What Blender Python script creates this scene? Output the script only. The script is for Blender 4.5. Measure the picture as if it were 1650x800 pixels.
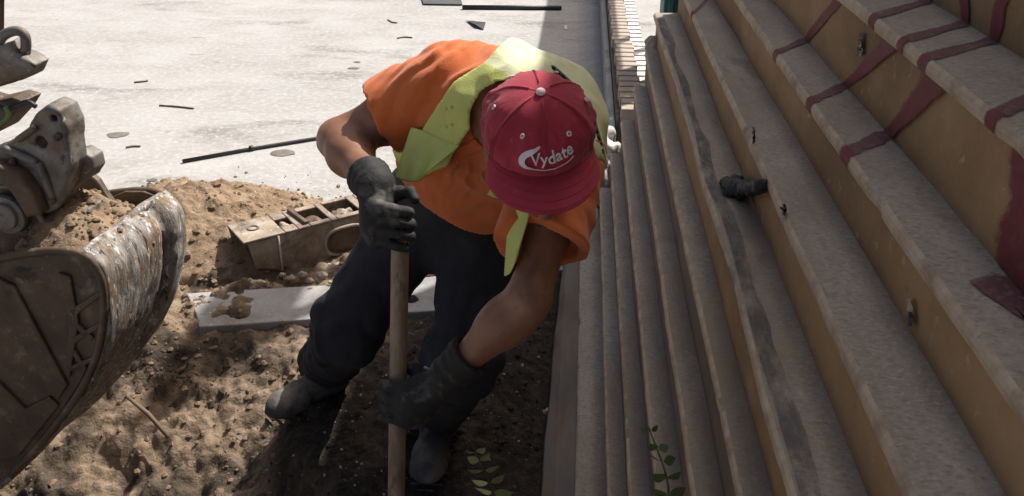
import bpy, math, random
import numpy as np
from mathutils import Vector, Matrix

# ------------------------------------------------------------------ scene, camera, light
scene = bpy.context.scene
COL = scene.collection
for o in list(bpy.data.objects):
    bpy.data.objects.remove(o)
EYE = 1.85
FOC = 1450.0                       # focal length in photograph pixels (1650 wide)
PITCH = math.atan(740 / FOC)
YAW = math.atan(125 * math.cos(PITCH) / FOC)
camd = bpy.data.cameras.new('camera')
camd.sensor_width = 36.0
camd.lens = FOC / 1650 * 36.0
camd.clip_start = 0.02
camd.clip_end = 2000
cam = bpy.data.objects.new('camera', camd)
COL.objects.link(cam)
cam.location = (0, 0, EYE)
cam.rotation_euler = (math.pi / 2 - PITCH, 0, YAW)
scene.camera = cam

SUN_DIR = np.array([0.50, 0.56, 1.0]); SUN_DIR /= np.linalg.norm(SUN_DIR)
world = bpy.data.worlds.new('World'); scene.world = world
world.use_nodes = True
nt = world.node_tree
sky = nt.nodes.new('ShaderNodeTexSky'); sky.sky_type = 'NISHITA'; sky.sun_disc = False
sky.sun_elevation = math.asin(SUN_DIR[2])
sky.sun_rotation = math.atan2(SUN_DIR[0], SUN_DIR[1])
sky.dust_density = 7.0; sky.ozone_density = 0.3; sky.air_density = 0.8
bg = nt.nodes['Background']; bg.inputs['Strength'].default_value = 0.086
nt.links.new(sky.outputs[0], bg.inputs[0])
sund = bpy.data.lights.new('sun', 'SUN'); sund.energy = 5.0; sund.angle = math.radians(0.5)
sund.color = (1.0, 0.96, 0.91)
sun = bpy.data.objects.new('sun', sund); COL.objects.link(sun)
sun.location = (4, 5, 8)
sun.rotation_euler = Vector(SUN_DIR).to_track_quat('Z', 'Y').to_euler()
scene.view_settings.view_transform = 'Standard'
scene.view_settings.look = 'None'
scene.view_settings.exposure = 0.25
scene.view_settings.gamma = 1.0

# ------------------------------------------------------------------ geometry helpers
ct, st, cy, sy = math.cos(PITCH), math.sin(PITCH), math.cos(YAW), math.sin(YAW)
FWD = np.array([-sy * ct, cy * ct, -st]); RIGHT = np.array([cy, sy, 0.0])
UP = np.array([-sy * st, cy * st, ct]); CAMP = np.array([0, 0, EYE])
V3 = lambda *a: np.array(a, float)
def nrm(v): v = np.asarray(v, float); return v / np.linalg.norm(v)
def ray(px, py): return FWD + RIGHT * ((px - 825) / FOC) + UP * ((400 - py) / FOC)
def at(px, py, d): return CAMP + ray(px, py) * d                      # point at a forward depth
def at_z(px, py, z): r = ray(px, py); return CAMP + r * ((z - EYE) / r[2])   # point on a level plane
def on_plane(px, py, p0, n): r = ray(px, py); return CAMP + r * (np.dot(p0 - CAMP, n) / np.dot(r, n))

rng = np.random.default_rng(7); random.seed(7)
_perm = np.random.default_rng(3).random(65536).astype(np.float32)
def _h3(i, j, k): return _perm[(i * 7919 + j * 104729 + k * 1299721) & 65535]
def vnoise(x, y, z):
    x = np.asarray(x, np.float64); y = np.asarray(y, np.float64) + 0 * x; z = np.asarray(z, np.float64) + 0 * x
    i, j, k = np.floor(x).astype(np.int64), np.floor(y).astype(np.int64), np.floor(z).astype(np.int64)
    u, v, w = x - i, y - j, z - k
    u, v, w = u * u * (3 - 2 * u), v * v * (3 - 2 * v), w * w * (3 - 2 * w)
    r = 0
    for a in (0, 1):
        for b in (0, 1):
            for c in (0, 1):
                r = r + _h3(i + a, j + b, k + c) * (u if a else 1 - u) * (v if b else 1 - v) * (w if c else 1 - w)
    return r * 2 - 1
def fbm(x, y, z=0.0, oct=4, s=1.0, gain=.5):
    r = 0; a = 1.0
    for o in range(oct):
        r = r + a * vnoise(np.asarray(x) * s + 17.3 * o, np.asarray(y) * s + 5.1 * o, np.asarray(z) * s + 9.7 * o); s *= 2.03; a *= gain
    return r
def sstep(a, b, x): t = np.clip((x - a) / (b - a), 0, 1); return t * t * (3 - 2 * t)

def props(o, label=None, cat=None, group=None, kind=None):
    if label: o['label'] = label
    if cat: o['category'] = cat
    if group: o['group'] = group
    if kind: o['kind'] = kind
    return o
def mesh_obj(name, verts, faces, mat=None, parent=None, smooth=False, mats=None, fmat=None):
    me = bpy.data.meshes.new(name)
    me.from_pydata([tuple(map(float, v)) for v in verts], [], [tuple(map(int, f)) for f in faces])
    me.update()
    if mat: me.materials.append(mat)
    if smooth: me.polygons.foreach_set('use_smooth', [True] * len(me.polygons))
    o = bpy.data.objects.new(name, me); COL.objects.link(o)
    if parent: o.parent = parent
    return o
def empty(name, loc=(0, 0, 0)):
    o = bpy.data.objects.new(name, None); COL.objects.link(o); o.location = loc; o.empty_display_size = .1
    return o
def thing(name, label, cat, group=None): return props(empty(name), label, cat, group)
def bevel(o, w=.004, seg=2, ang=35):
    m = o.modifiers.new('bevel', 'BEVEL'); m.width = w; m.segments = seg; m.limit_method = 'ANGLE'; m.angle_limit = math.radians(ang)
    m.harden_normals = False
    return o
BOXF = [(0, 3, 2, 1), (4, 5, 6, 7), (0, 1, 5, 4), (1, 2, 6, 5), (2, 3, 7, 6), (3, 0, 4, 7)]
def box_pts(x0, x1, y0, y1, z0, z1):
    return [(x0, y0, z0), (x1, y0, z0), (x1, y1, z0), (x0, y1, z0), (x0, y0, z1), (x1, y0, z1), (x1, y1, z1), (x0, y1, z1)]
def box(name, b, mat, parent=None, bv=.004):
    o = mesh_obj(name, box_pts(*b), BOXF, mat, parent)
    if bv: bevel(o, bv)
    return o
def prism(name, poly, ext, mat, parent=None, bv=.004, seg=2):
    """closed outline (3-d points in a plane) extruded by the vector ext"""
    poly = [np.asarray(p, float) for p in poly]; ext = np.asarray(ext, float); n = len(poly)
    nn = sum(np.cross(poly[i], poly[(i + 1) % n]) for i in range(n))
    if np.dot(nn, ext) > 0: poly = poly[::-1]
    v = poly + [p + ext for p in poly]
    f = [tuple(range(n)), tuple(range(2 * n - 1, n - 1, -1))] + [((i + 1) % n, i, n + i, n + (i + 1) % n) for i in range(n)]
    o = mesh_obj(name, v, f, mat, parent)
    if bv: bevel(o, bv, seg, 30)
    return o
def tube(name, pts, rad, mat, parent=None, n=10, closed=False):
    pts = [np.asarray(p, float) for p in pts]; m = len(pts)
    rad = [rad] * m if np.isscalar(rad) else rad
    v, f = [], []; ref = V3(.31, .2, .93)
    prev = None
    for i, p in enumerate(pts):
        a = pts[(i - 1) % m] if closed else pts[max(i - 1, 0)]; b = pts[(i + 1) % m] if closed else pts[min(i + 1, m - 1)]
        t = nrm(b - a)
        if prev is None: s = nrm(np.cross(t, ref if abs(np.dot(t, ref)) < .9 else V3(1, 0, 0)))
        else: s = nrm(prev - t * np.dot(prev, t))
        prev = s; u = np.cross(t, s)
        for k in range(n):
            a_ = 2 * math.pi * k / n
            v.append(p + rad[i] * (math.cos(a_) * s + math.sin(a_) * u))
    seg = m if closed else m - 1
    for i in range(seg):
        for k in range(n):
            j = (i + 1) % m
            f.append((i * n + k, i * n + (k + 1) % n, j * n + (k + 1) % n, j * n + k))
    if not closed:
        f.append(tuple(range(n - 1, -1, -1))); f.append(tuple((m - 1) * n + k for k in range(n)))
    return mesh_obj(name, v, f, mat, parent, smooth=True)
def spline(pts, n):
    """Catmull-Rom through points"""
    P = [np.asarray(p, float) for p in pts]; P = [2 * P[0] - P[1]] + P + [2 * P[-1] - P[-2]]; out = []
    for i in range(1, len(P) - 2):
        for k in range(n):
            t = k / n
            out.append(.5 * (2 * P[i] + (P[i + 1] - P[i - 1]) * t + (2 * P[i - 1] - 5 * P[i] + 4 * P[i + 1] - P[i + 2]) * t * t + (3 * P[i] - P[i - 1] - 3 * P[i + 1] + P[i + 2]) * t ** 3))
    out.append(P[-2]); return out

# ---- signed-distance modelling with naive surface nets
def cap(p, a, b, r1, r2):
    a = np.asarray(a, np.float32); b = np.asarray(b, np.float32); ba = b - a
    t = np.clip(((p - a) @ ba) / float(ba @ ba), 0, 1)
    return np.linalg.norm(p - a - t[:, None] * ba, axis=1) - (r1 + (r2 - r1) * t)
def ell(p, c, r, ax=None):
    q = p - np.asarray(c, np.float32)
    if ax is not None: q = q @ np.asarray(ax, np.float32).T
    q = q / np.asarray(r, np.float32); l = np.linalg.norm(q, axis=1)
    return (l - 1) * min(r) * np.clip(l, .4, 1.2) / np.clip(l, .4, 1.2)
def smin(a, b, k):
    h = np.clip(.5 + .5 * (b - a) / k, 0, 1); return b + (a - b) * h - k * h * (1 - h)
def sdf_obj(name, fn, lo, hi, h, mat, parent=None):
    lo = np.asarray(lo, np.float32); n = np.ceil((np.asarray(hi) - lo) / h).astype(int) + 1
    X = [lo[i] + h * np.arange(n[i], dtype=np.float32) for i in range(3)]
    F = np.empty(tuple(n), np.float32)
    YY, ZZ = np.meshgrid(X[1], X[2], indexing='ij'); m = YY.size
    step = max(1, 400000 // m)
    for i0 in range(0, n[0], step):
        xs = X[0][i0:i0 + step]
        P = np.empty((len(xs), m, 3), np.float32); P[:, :, 0] = xs[:, None]; P[:, :, 1] = YY.ravel(); P[:, :, 2] = ZZ.ravel()
        F[i0:i0 + step] = fn(P.reshape(-1, 3)).reshape(len(xs), n[1], n[2])
    F[0], F[-1], F[:, 0], F[:, -1], F[:, :, 0], F[:, :, -1] = (np.maximum(F[0], .01), np.maximum(F[-1], .01), np.maximum(F[:, 0], .01), np.maximum(F[:, -1], .01), np.maximum(F[:, :, 0], .01), np.maximum(F[:, :, -1], .01))
    S = F < 0
    c8 = [(a, b, c) for a in (0, 1) for b in (0, 1) for c in (0, 1)]
    sl = lambda A, o: A[o[0]:A.shape[0] - 1 + o[0], o[1]:A.shape[1] - 1 + o[1], o[2]:A.shape[2] - 1 + o[2]]
    cnt = sum(sl(S, o).astype(np.int8) for o in c8)
    act = (cnt > 0) & (cnt < 8)
    idx = np.argwhere(act); ids = -np.ones(act.shape, np.int64); ids[act] = np.arange(len(idx))
    vals = {o: F[idx[:, 0] + o[0], idx[:, 1] + o[1], idx[:, 2] + o[2]] for o in c8}
    acc = np.zeros((len(idx), 3)); num = np.zeros(len(idx))
    for o in c8:
        for ax in range(3):
            if o[ax] == 0:
                q = list(o); q[ax] = 1; q = tuple(q); a, b = vals[o], vals[q]
                cr = (a < 0) != (b < 0); t = np.where(cr, a / np.where(cr, a - b, 1), 0)
                pos = np.tile(np.array(o, float), (len(idx), 1)); pos[:, ax] = t
                acc[cr] += pos[cr]; num[cr] += 1
    V = lo + h * (idx + acc / num[:, None])
    faces = []
    for ax in range(3):
        b, c = (ax + 1) % 3, (ax + 2) % 3
        s0 = [slice(None)] * 3; s1 = [slice(None)] * 3; s0[ax] = slice(0, -1); s1[ax] = slice(1, None)
        A, B = S[tuple(s0)], S[tuple(s1)]
        for flip, M in ((0, A & ~B), (1, ~A & B)):
            e = np.argwhere(M); e = e[(e[:, b] > 0) & (e[:, c] > 0)]
            if not len(e): continue
            def cell(db, dc):
                q = e.copy(); q[:, b] -= db; q[:, c] -= dc; return ids[q[:, 0], q[:, 1], q[:, 2]]
            Q = np.stack([cell(1, 1), cell(0, 1), cell(0, 0), cell(1, 0)], 1)
            faces.append(Q[:, ::-1] if flip else Q)
    Q = np.concatenate(faces); Q = Q[(Q >= 0).all(1)]
    for _ in range(2):                                  # pull the vertices onto the surface
        e = h * .4; p = V.astype(np.float32); f0 = fn(p)
        g = np.stack([(fn(p + np.eye(3, dtype=np.float32)[i] * e) - f0) / e for i in range(3)], 1)
        d = f0 / np.maximum((g * g).sum(1), .3)
        V = V - np.clip(d, -h, h)[:, None] * g * .8
    me = bpy.data.meshes.new(name)
    me.vertices.add(len(V)); me.vertices.foreach_set('co', V.astype(np.float32).ravel())
    me.loops.add(Q.size); me.loops.foreach_set('vertex_index', Q.ravel().astype(np.int32))
    me.polygons.add(len(Q)); me.polygons.foreach_set('loop_start', np.arange(0, Q.size, 4, dtype=np.int32))
    me.polygons.foreach_set('use_smooth', np.ones(len(Q), bool))
    me.update(calc_edges=True); me.validate()
    if mat: me.materials.append(mat)
    o = bpy.data.objects.new(name, me); COL.objects.link(o)
    if parent: o.parent = parent
    return o

# ------------------------------------------------------------------ materials
def mat(name, stops, scale=8, rough=.8, bump=.3, bscale=60, detail=6, metal=0, stretch=(1, 1, 1), layers=(), rot=(0, 0, 0), trans=0, bdist=.004, spec=.5, sheen=0, alpha=None, ragged=False):
    """noise-mixed colours (stops), fine bump, and further layers of (colour, scale, threshold, softness, stretch)"""
    m = bpy.data.materials.new(name); m.use_nodes = True; t = m.node_tree; N = t.nodes; L = t.links
    b = N['Principled BSDF']; b.inputs['Roughness'].default_value = rough; b.inputs['Metallic'].default_value = metal
    b.inputs['Specular IOR Level'].default_value = spec
    if sheen: b.inputs['Sheen Weight'].default_value = sheen
    if trans: b.inputs['Subsurface Weight'].default_value = 0
    tc = N.new('ShaderNodeTexCoord')
    def mp(sc):
        q = N.new('ShaderNodeMapping'); q.inputs['Scale'].default_value = sc; q.inputs['Rotation'].default_value = rot
        L.new(tc.outputs['Object'], q.inputs['Vector']); return q.outputs[0]
    def noise(sc, stc, det=6, r=.6, dist=0):
        q = N.new('ShaderNodeTexNoise'); q.inputs['Scale'].default_value = sc; q.inputs['Detail'].default_value = det; q.inputs['Roughness'].default_value = r
        q.inputs['Distortion'].default_value = dist
        L.new(mp(stc), q.inputs['Vector']); return q.outputs[0]
    base = noise(scale, stretch, detail)
    cr = N.new('ShaderNodeValToRGB'); e = cr.color_ramp.elements
    k = len(stops)
    while len(e) < k: e.new(.5)
    for i, c in enumerate(stops):
        e[i].position = .3 + .4 * i / max(k - 1, 1); e[i].color = (*c, 1)
    L.new(base, cr.inputs[0]); col = cr.outputs[0]
    for (c, sc, th, soft, stc) in layers:
        q = noise(sc, stc, 7, .65, .3)
        r = N.new('ShaderNodeMapRange'); r.inputs['From Min'].default_value = th - soft; r.inputs['From Max'].default_value = th + soft
        L.new(q, r.inputs['Value'])
        mx = N.new('ShaderNodeMix'); mx.data_type = 'RGBA'; L.new(r.outputs[0], mx.inputs['Factor'])
        L.new(col, mx.inputs['A']); mx.inputs['B'].default_value = (*c, 1); col = mx.outputs['Result']
    L.new(col, b.inputs['Base Color'])
    if ragged:                                                # paint that thins out towards its own ragged edge
        q = noise(70, stretch, 6, .65); at_ = N.new('ShaderNodeAttribute'); at_.attribute_name = 'soft'
        ad = N.new('ShaderNodeMath'); ad.operation = 'MULTIPLY_ADD'; L.new(q, ad.inputs[0]); ad.inputs[1].default_value = 1.1; L.new(at_.outputs['Fac'], ad.inputs[2])
        r = N.new('ShaderNodeMapRange'); r.inputs['From Min'].default_value = .62; r.inputs['From Max'].default_value = 1.15; r.inputs['To Max'].default_value = .96
        L.new(ad.outputs[0], r.inputs['Value']); L.new(r.outputs[0], b.inputs['Alpha'])
    if alpha:
        q = noise(alpha[0], stretch, 8, .7); r = N.new('ShaderNodeMapRange'); r.inputs['From Min'].default_value = alpha[1] - alpha[2]; r.inputs['From Max'].default_value = alpha[1] + alpha[2]
        r.inputs['To Min'].default_value = alpha[3]; L.new(q, r.inputs['Value']); L.new(r.outputs[0], b.inputs['Alpha'])
    if bump:
        q = noise(bscale, stretch, 8, .7)
        bp = N.new('ShaderNodeBump'); bp.inputs['Strength'].default_value = bump; bp.inputs['Distance'].default_value = bdist
        L.new(q, bp.inputs['Height']); L.new(bp.outputs[0], b.inputs['Normal'])
    return m
O1 = (1, 1, 1)
M = {}
M['concrete'] = mat('pale_concrete', [(.33, .322, .308), (.395, .387, .372), (.44, .432, .417)], .8, .9, .5, 40, 10, bdist=.008,
    layers=[((.31, .295, .27), 1.7, .58, .14, (1, 1.6, 1)), ((.22, .21, .195), .75, .62, .06, (1, 2.6, 1)), ((.24, .225, .205), 2.6, .66, .04, (1, 2.2, 1)), ((.50, .485, .465), 26, .60, .12, O1), ((.25, .24, .22), 50, .66, .06, O1)])
M['kerb'] = mat('grey_concrete', [(.30, .30, .295), (.40, .395, .385)], 9, .9, .5, 60, layers=[((.22, .20, .17), 5, .60, .1, O1), ((.5, .48, .45), 90, .62, .05, O1)])
M['earth'] = mat('dark_earth', [(.042, .034, .027), (.075, .060, .047), (.11, .088, .068)], 16, .95, .9, 70, 9, bdist=.012,
    layers=[((.16, .14, .115), 90, .66, .04, O1), ((.022, .018, .015), 30, .62, .06, O1)])
M['soil'] = mat('tan_soil', [(.19, .125, .073), (.30, .21, .132), (.40, .30, .20)], 9, .95, .9, 60, 9, bdist=.012,
    layers=[((.16, .10, .058), 26, .62, .06, O1), ((.54, .43, .32), 60, .64, .05, O1)])
M['stone'] = mat('grey_stone_tread', [(.29, .245, .185), (.365, .315, .248), (.43, .38, .308)], 7, .75, .35, 150, 10, stretch=(1, .7, 1),
    layers=[((.25, .215, .17), 85, .57, .10, (.8, 1.2, 1)), ((.47, .425, .355), 110, .60, .08, (.8, 1.2, 1)), ((.24, .19, .135), 2.0, .58, .12, (1, .35, 1)), ((.19, .16, .13), 5, .68, .06, (1, .6, 1))])
M['nosing'] = mat('beige_nosing', [(.36, .27, .18), (.46, .36, .255), (.53, .44, .335)], 22, .8, .4, 140, layers=[((.24, .175, .115), 9, .6, .1, O1)])
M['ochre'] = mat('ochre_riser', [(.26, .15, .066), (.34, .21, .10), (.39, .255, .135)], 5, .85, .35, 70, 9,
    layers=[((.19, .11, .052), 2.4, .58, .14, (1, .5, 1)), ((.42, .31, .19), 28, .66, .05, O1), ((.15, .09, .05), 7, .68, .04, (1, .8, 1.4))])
M['ochre2'] = mat('dusty_riser', [(.12, .085, .056), (.175, .128, .088), (.22, .17, .125)], 6, .85, .4, 70, 8, layers=[((.14, .105, .08), 4, .6, .12, O1)])  # darker brown for the lower risers, sets the bands apart
M['worn'] = mat('blackened_edge', [(.05, .05, .05), (.12, .118, .11), (.2, .19, .175)], 14, .75, .5, 80, 8, stretch=(1, .35, 1), alpha=(20, .50, .16, 0))
M['red'] = mat('red_paint', [(.12, .014, .018), (.19, .026, .03)], 25, .75, .2, 90, layers=[((.17, .055, .04), 45, .60, .08, O1)], ragged=True)
M['red_thin'] = mat('thin_red_paint', [(.125, .05, .055), (.17, .065, .07)], 40, .75, .2, 110, layers=[((.24, .17, .15), 70, .60, .08, O1)], ragged=True)
M['plinth'] = mat('stained_plinth', [(.11, .075, .05), (.18, .135, .10), (.17, .16, .145)], 6, .85, .5, 60, stretch=(2, .5, 2), layers=[((.12, .12, .115), 5, .58, .1, (1, .5, 1))])
M['plaster'] = mat('house_plaster', [(.42, .33, .22), (.5, .4, .28)], 3, .9, .3, 50)
M['white'] = mat('white_plaster', [(.62, .58, .55), (.78, .75, .72)], 20, .9, .6, 60, layers=[((.5, .42, .38), 9, .6, .1, O1)])
M['brick'] = mat('pale_brick', [(.38, .31, .25), (.50, .43, .36)], 18, .9, .5, 80, layers=[((.42, .25, .17), 12, .64, .06, O1)])
M['mortar'] = mat('dark_mortar', [(.10, .085, .075), (.16, .14, .12)], 30, .95, .5, 80)
M['teal'] = mat('teal_paint', [(.035, .11, .12), (.06, .17, .175)], 4, .5, .15, 50, layers=[((.12, .17, .17), 11, .64, .05, (1, 1, .3))])
M['steel'] = mat('worn_steel', [(.10, .085, .07), (.30, .27, .24), (.50, .48, .455)], 17, .72, .9, 60, 10, metal=.08, stretch=(1.8, 1.8, .55), bdist=.006,
    layers=[((.25, .17, .10), 9, .56, .06, (1.5, 1.5, .6)), ((.03, .028, .026), 24, .60, .03, (2.4, 2.4, .35)), ((.78, .76, .73), 36, .60, .03, (2.2, 2.2, .4)), ((.05, .04, .035), 90, .63, .03, (2, 2, .5))])
M['castst'] = mat('cast_steel', [(.10, .085, .07), (.21, .195, .175), (.33, .315, .295)], 9, .6, .5, 60, 9, metal=.25, layers=[((.16, .11, .07), 7, .57, .08, O1), ((.07, .06, .055), 30, .62, .05, O1), ((.50, .48, .45), 55, .66, .03, O1)])
M['rust'] = mat('brown_bucket_paint', [(.075, .05, .034), (.13, .088, .06), (.19, .135, .095)], 8, .65, .5, 50, 9, metal=.15,
    layers=[((.26, .20, .145), 16, .63, .06, O1), ((.035, .028, .024), 9, .64, .05, O1), ((.40, .36, .31), 70, .68, .03, O1)])
M['dustst'] = mat('dusty_tan_steel', [(.23, .17, .12), (.36, .29, .22), (.50, .43, .35)], 9, .75, .5, 60, 9, metal=.1, layers=[((.13, .085, .06), 8, .60, .08, O1), ((.6, .54, .47), 40, .64, .05, O1)])
M['black'] = mat('black_metal', [(.02, .02, .02), (.04, .04, .038)], 20, .5, .3, 60)
M['skin'] = mat('tanned_skin', [(.23, .105, .06), (.30, .145, .085)], 30, .5, .25, 160, bdist=.002, layers=[((.17, .075, .045), 55, .64, .06, O1)])
M['hair'] = mat('dark_grey_hair', [(.05, .045, .04), (.15, .14, .13)], 90, .7, .8, 200, stretch=(1, 1, .3))
M['orange'] = mat('orange_cotton', [(.60, .135, .03), (.72, .185, .045)], 6, .9, .5, 260, bdist=.002, sheen=.2, layers=[((.50, .095, .02), 4, .62, .12, O1)])
M['hiviz'] = mat('yellow_green_mesh', [(.60, .65, .17), (.70, .74, .25)], 12, .85, .6, 320, bdist=.003)
M['piping'] = mat('dark_green_piping', [(.015, .03, .015), (.03, .06, .03)], 30, .8, .3, 100)
M['denim'] = mat('dark_navy_denim', [(.014, .015, .021), (.026, .028, .038)], 30, .9, .6, 260, bdist=.003, layers=[((.032, .033, .040), 9, .60, .1, O1)])
M['glove'] = mat('black_dusty_glove', [(.011, .011, .011), (.022, .021, .02)], 25, .75, .5, 200, bdist=.003, layers=[((.13, .12, .105), 16, .62, .08, O1)])
M['boot'] = mat('grey_work_boot', [(.055, .052, .052), (.095, .09, .088)], 20, .8, .6, 140, layers=[((.24, .205, .165), 9, .56, .1, O1)])
M['sole'] = mat('dusty_rubber', [(.05, .045, .04), (.10, .09, .078)], 30, .85, .3, 80, layers=[((.20, .17, .135), 20, .56, .08, O1)])
M['cap'] = mat('maroon_cotton', [(.33, .020, .042), (.42, .032, .06)], 14, .9, .5, 320, bdist=.002, sheen=.15, layers=[((.46, .075, .10), 60, .66, .06, O1)])
M['thread'] = mat('white_thread', [(.72, .68, .70), (.82, .79, .80)], 60, .8, .3, 300)
M['pinkth'] = mat('pale_pink_button', [(.72, .50, .50), (.82, .66, .64)], 60, .7, .3, 200)
M['bar'] = mat('worn_bar', [(.16, .115, .075), (.26, .20, .14), (.36, .30, .23)], 14, .5, .4, 70, 8, metal=.2, stretch=(3, 3, .25), layers=[((.08, .06, .045), 16, .62, .05, (2, 2, .3))])
M['leaf'] = mat('pale_green_leaf', [(.28, .33, .12), (.38, .42, .19)], 20, .6, .3, 80)
M['leaf2'] = mat('dark_green_leaf', [(.06, .085, .025), (.10, .13, .04)], 20, .6, .3, 80)
M['stem'] = mat('green_stem', [(.08, .10, .035), (.11, .12, .05)], 30, .7, .2, 60)
M['rag'] = mat('black_rag', [(.012, .012, .013), (.03, .03, .033)], 25, .7, .5, 120, layers=[((.09, .09, .09), 14, .64, .06, O1)])
M['wood'] = mat('weathered_wood', [(.12, .085, .055), (.22, .165, .115)], 12, .85, .5, 60, stretch=(1, .15, 1))
M['dark_board'] = mat('dark_board', [(.06, .062, .065), (.10, .10, .105)], 9, .8, .3, 60)  # dark tone for a shadow shape on the far pavement
M['stone_small'] = mat('pale_pebble', [(.30, .25, .19), (.46, .40, .33)], 30, .9, .5, 80)
M['clod_tan'] = mat('tan_clod', [(.15, .10, .062), (.31, .22, .145)], 14, .95, .8, 80, bdist=.01)
M['clod_dark'] = mat('dark_clod', [(.025, .019, .015), (.06, .047, .037)], 14, .95, .8, 80, bdist=.01)
M['clod_brown'] = mat('brown_clod', [(.05, .034, .024), (.13, .09, .06)], 14, .95, .8, 80, bdist=.01)
M['mud'] = mat('dried_mud', [(.13, .115, .095), (.22, .20, .175)], 20, .95, .5, 80)
M['green_tarp'] = mat('green_mesh_edge', [(.10, .20, .07), (.17, .29, .11)], 30, .85, .5, 160)

# ------------------------------------------------------------------ ground and excavation
HX0, HX1, HY0, HY1 = -3.6, 0.02, 0.15, 3.42          # the cut in the pavement
def terrain_z(x, y):
    z = 0.03 + 0 * x
    plat = sstep(-1.05, -.72, x + .10 * fbm(x * 3, y * 3, 1, 3) - .28 * sstep(2.2, 2.8, y)) * sstep(.1, .5, y)        # shoulder of earth the man stands on
    slope = .01 - .42 * sstep(2.75, 1.7, y) * sstep(-.7, -1.35, x) - .06 * sstep(-.7, -1.1, x) * sstep(2.9, 2.5, y)
    z = slope * (1 - plat) + .09 * plat * sstep(3.2, 2.6, y) * sstep(-.02, -.30, x)
    z = z - .34 * sstep(1.78, 1.45, y + .12 * fbm(x * 4, y * 4, 7, 3)) * sstep(-.02, -.2, x)                           # hole being dug under the bar
    z = z + .022 * fbm(x, y, 2, 4, 3.0) * sstep(-.0, -.25, x) + .016 * fbm(x, y, 3, 4, 14) * (1.5 - .7 * plat) * sstep(.05, -.2, x) + .007 * fbm(x, y, 21, 3, 38) * sstep(.05, -.2, x) - .05 * sstep(-.1, .02, x)
    edge = 2.13 - .30 * sstep(-.98, -.42, x) + .07 * fbm(x, y, 13, 4, 5.0)
    hole = sstep(.02, -.13, y - edge) * sstep(-.22, -.42, x) * sstep(-1.6, -1.2, x + .2 * fbm(x, y, 15, 3, 3))
    z = z - .26 * hole + .05 * hole * (1 - hole) * 4 * fbm(x, y, 17, 3, 16)
    lump = np.maximum(0, fbm(x, y, 5, 3, 9.0) - .25)
    z = z + .028 * lump * (1 - .6 * plat)
    z = z + .012 * np.exp(-((x + 1.42) ** 2 + (y - 2.98) ** 2) / .03) * 0
    rim = np.minimum(np.minimum(x - HX0, HX1 + .25 - x), np.minimum(y - HY0, HY1 + .2 - y))
    return z - .10 * sstep(.10, 0, rim)
nx, ny = 560, 500
gx = np.linspace(HX0 - .3, HX1 + .25, nx); gy = np.linspace(HY0 - .3, HY1 + .2, ny)
GX, GY = np.meshgrid(gx, gy, indexing='ij')
GZ = terrain_z(GX, GY)
vv = np.stack([GX, GY, GZ], -1).reshape(-1, 3)
ii = np.arange(nx * ny).reshape(nx, ny)
ff = np.stack([ii[:-1, :-1], ii[1:, :-1], ii[1:, 1:], ii[:-1, 1:]], -1).reshape(-1, 4)
earth = mesh_obj('excavated_earth', vv, ff, None, smooth=True)
# two real soils: dark topsoil on the shoulder, tan subsoil in the cut
em = bpy.data.materials.new('mixed_earth'); em.use_nodes = True
def group_mix(dst, A, B, attr):
    t = dst.node_tree; N = t.nodes; L = t.links; N.clear()
    out = N.new('ShaderNodeOutputMaterial'); b = N.new('ShaderNodeBsdfPrincipled'); b.inputs['Roughness'].default_value = .95; b.inputs['Specular IOR Level'].default_value = .2
    L.new(b.outputs[0], out.inputs[0])
    tc = N.new('ShaderNodeTexCoord')
    def nz(s, d=9, r=.65):
        q = N.new('ShaderNodeTexNoise'); q.inputs['Scale'].default_value = s; q.inputs['Detail'].default_value = d; q.inputs['Roughness'].default_value = r
        L.new(tc.outputs['Object'], q.inputs['Vector']); return q.outputs[0]
    def ramp(src, cs, lo=.3, hi=.7):
        q = N.new('ShaderNodeValToRGB'); e = q.color_ramp.elements
        while len(e) < len(cs): e.new(.5)
        for i, c in enumerate(cs): e[i].position = lo + (hi - lo) * i / (len(cs) - 1); e[i].color = (*c, 1)
        L.new(src, q.inputs[0]); return q.outputs[0]
    a = ramp(nz(22), A); c = ramp(nz(11), B)
    at_ = N.new('ShaderNodeAttribute'); at_.attribute_name = attr
    mx = N.new('ShaderNodeMix'); mx.data_type = 'RGBA'; L.new(at_.outputs['Fac'], mx.inputs['Factor']); L.new(a, mx.inputs['A']); L.new(c, mx.inputs['B'])
    sp = ramp(nz(130, 3), [(0, 0, 0), (0, 0, 0), (1, 1, 1)], .5, .72)
    m2 = N.new('ShaderNodeMix'); m2.data_type = 'RGBA'; m2.blend_type = 'ADD'; m2.inputs['Factor'].default_value = .10; L.new(mx.outputs['Result'], m2.inputs['A']); L.new(sp, m2.inputs['B'])
    L.new(m2.outputs['Result'], b.inputs['Base Color'])
    bp = N.new('ShaderNodeBump'); bp.inputs['Strength'].default_value = .9; bp.inputs['Distance'].default_value = .015; L.new(nz(55), bp.inputs['Height']); L.new(bp.outputs[0], b.inputs['Normal'])
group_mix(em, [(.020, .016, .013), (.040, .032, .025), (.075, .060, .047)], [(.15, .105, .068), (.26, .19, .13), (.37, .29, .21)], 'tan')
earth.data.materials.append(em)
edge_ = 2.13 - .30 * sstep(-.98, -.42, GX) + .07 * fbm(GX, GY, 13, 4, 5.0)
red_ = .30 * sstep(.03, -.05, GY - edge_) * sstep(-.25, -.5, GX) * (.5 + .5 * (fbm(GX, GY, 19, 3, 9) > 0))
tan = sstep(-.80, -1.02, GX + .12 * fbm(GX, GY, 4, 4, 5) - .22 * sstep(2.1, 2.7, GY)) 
mottle = sstep(.2, .5, fbm(GX, GY, 11, 3, 3.1)) * .6  # random darker patches in the tan soil towards the slab
tan = np.maximum(np.clip(tan - mottle * tan * sstep(2.5, 2.7, GY), 0, 1), red_)
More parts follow.
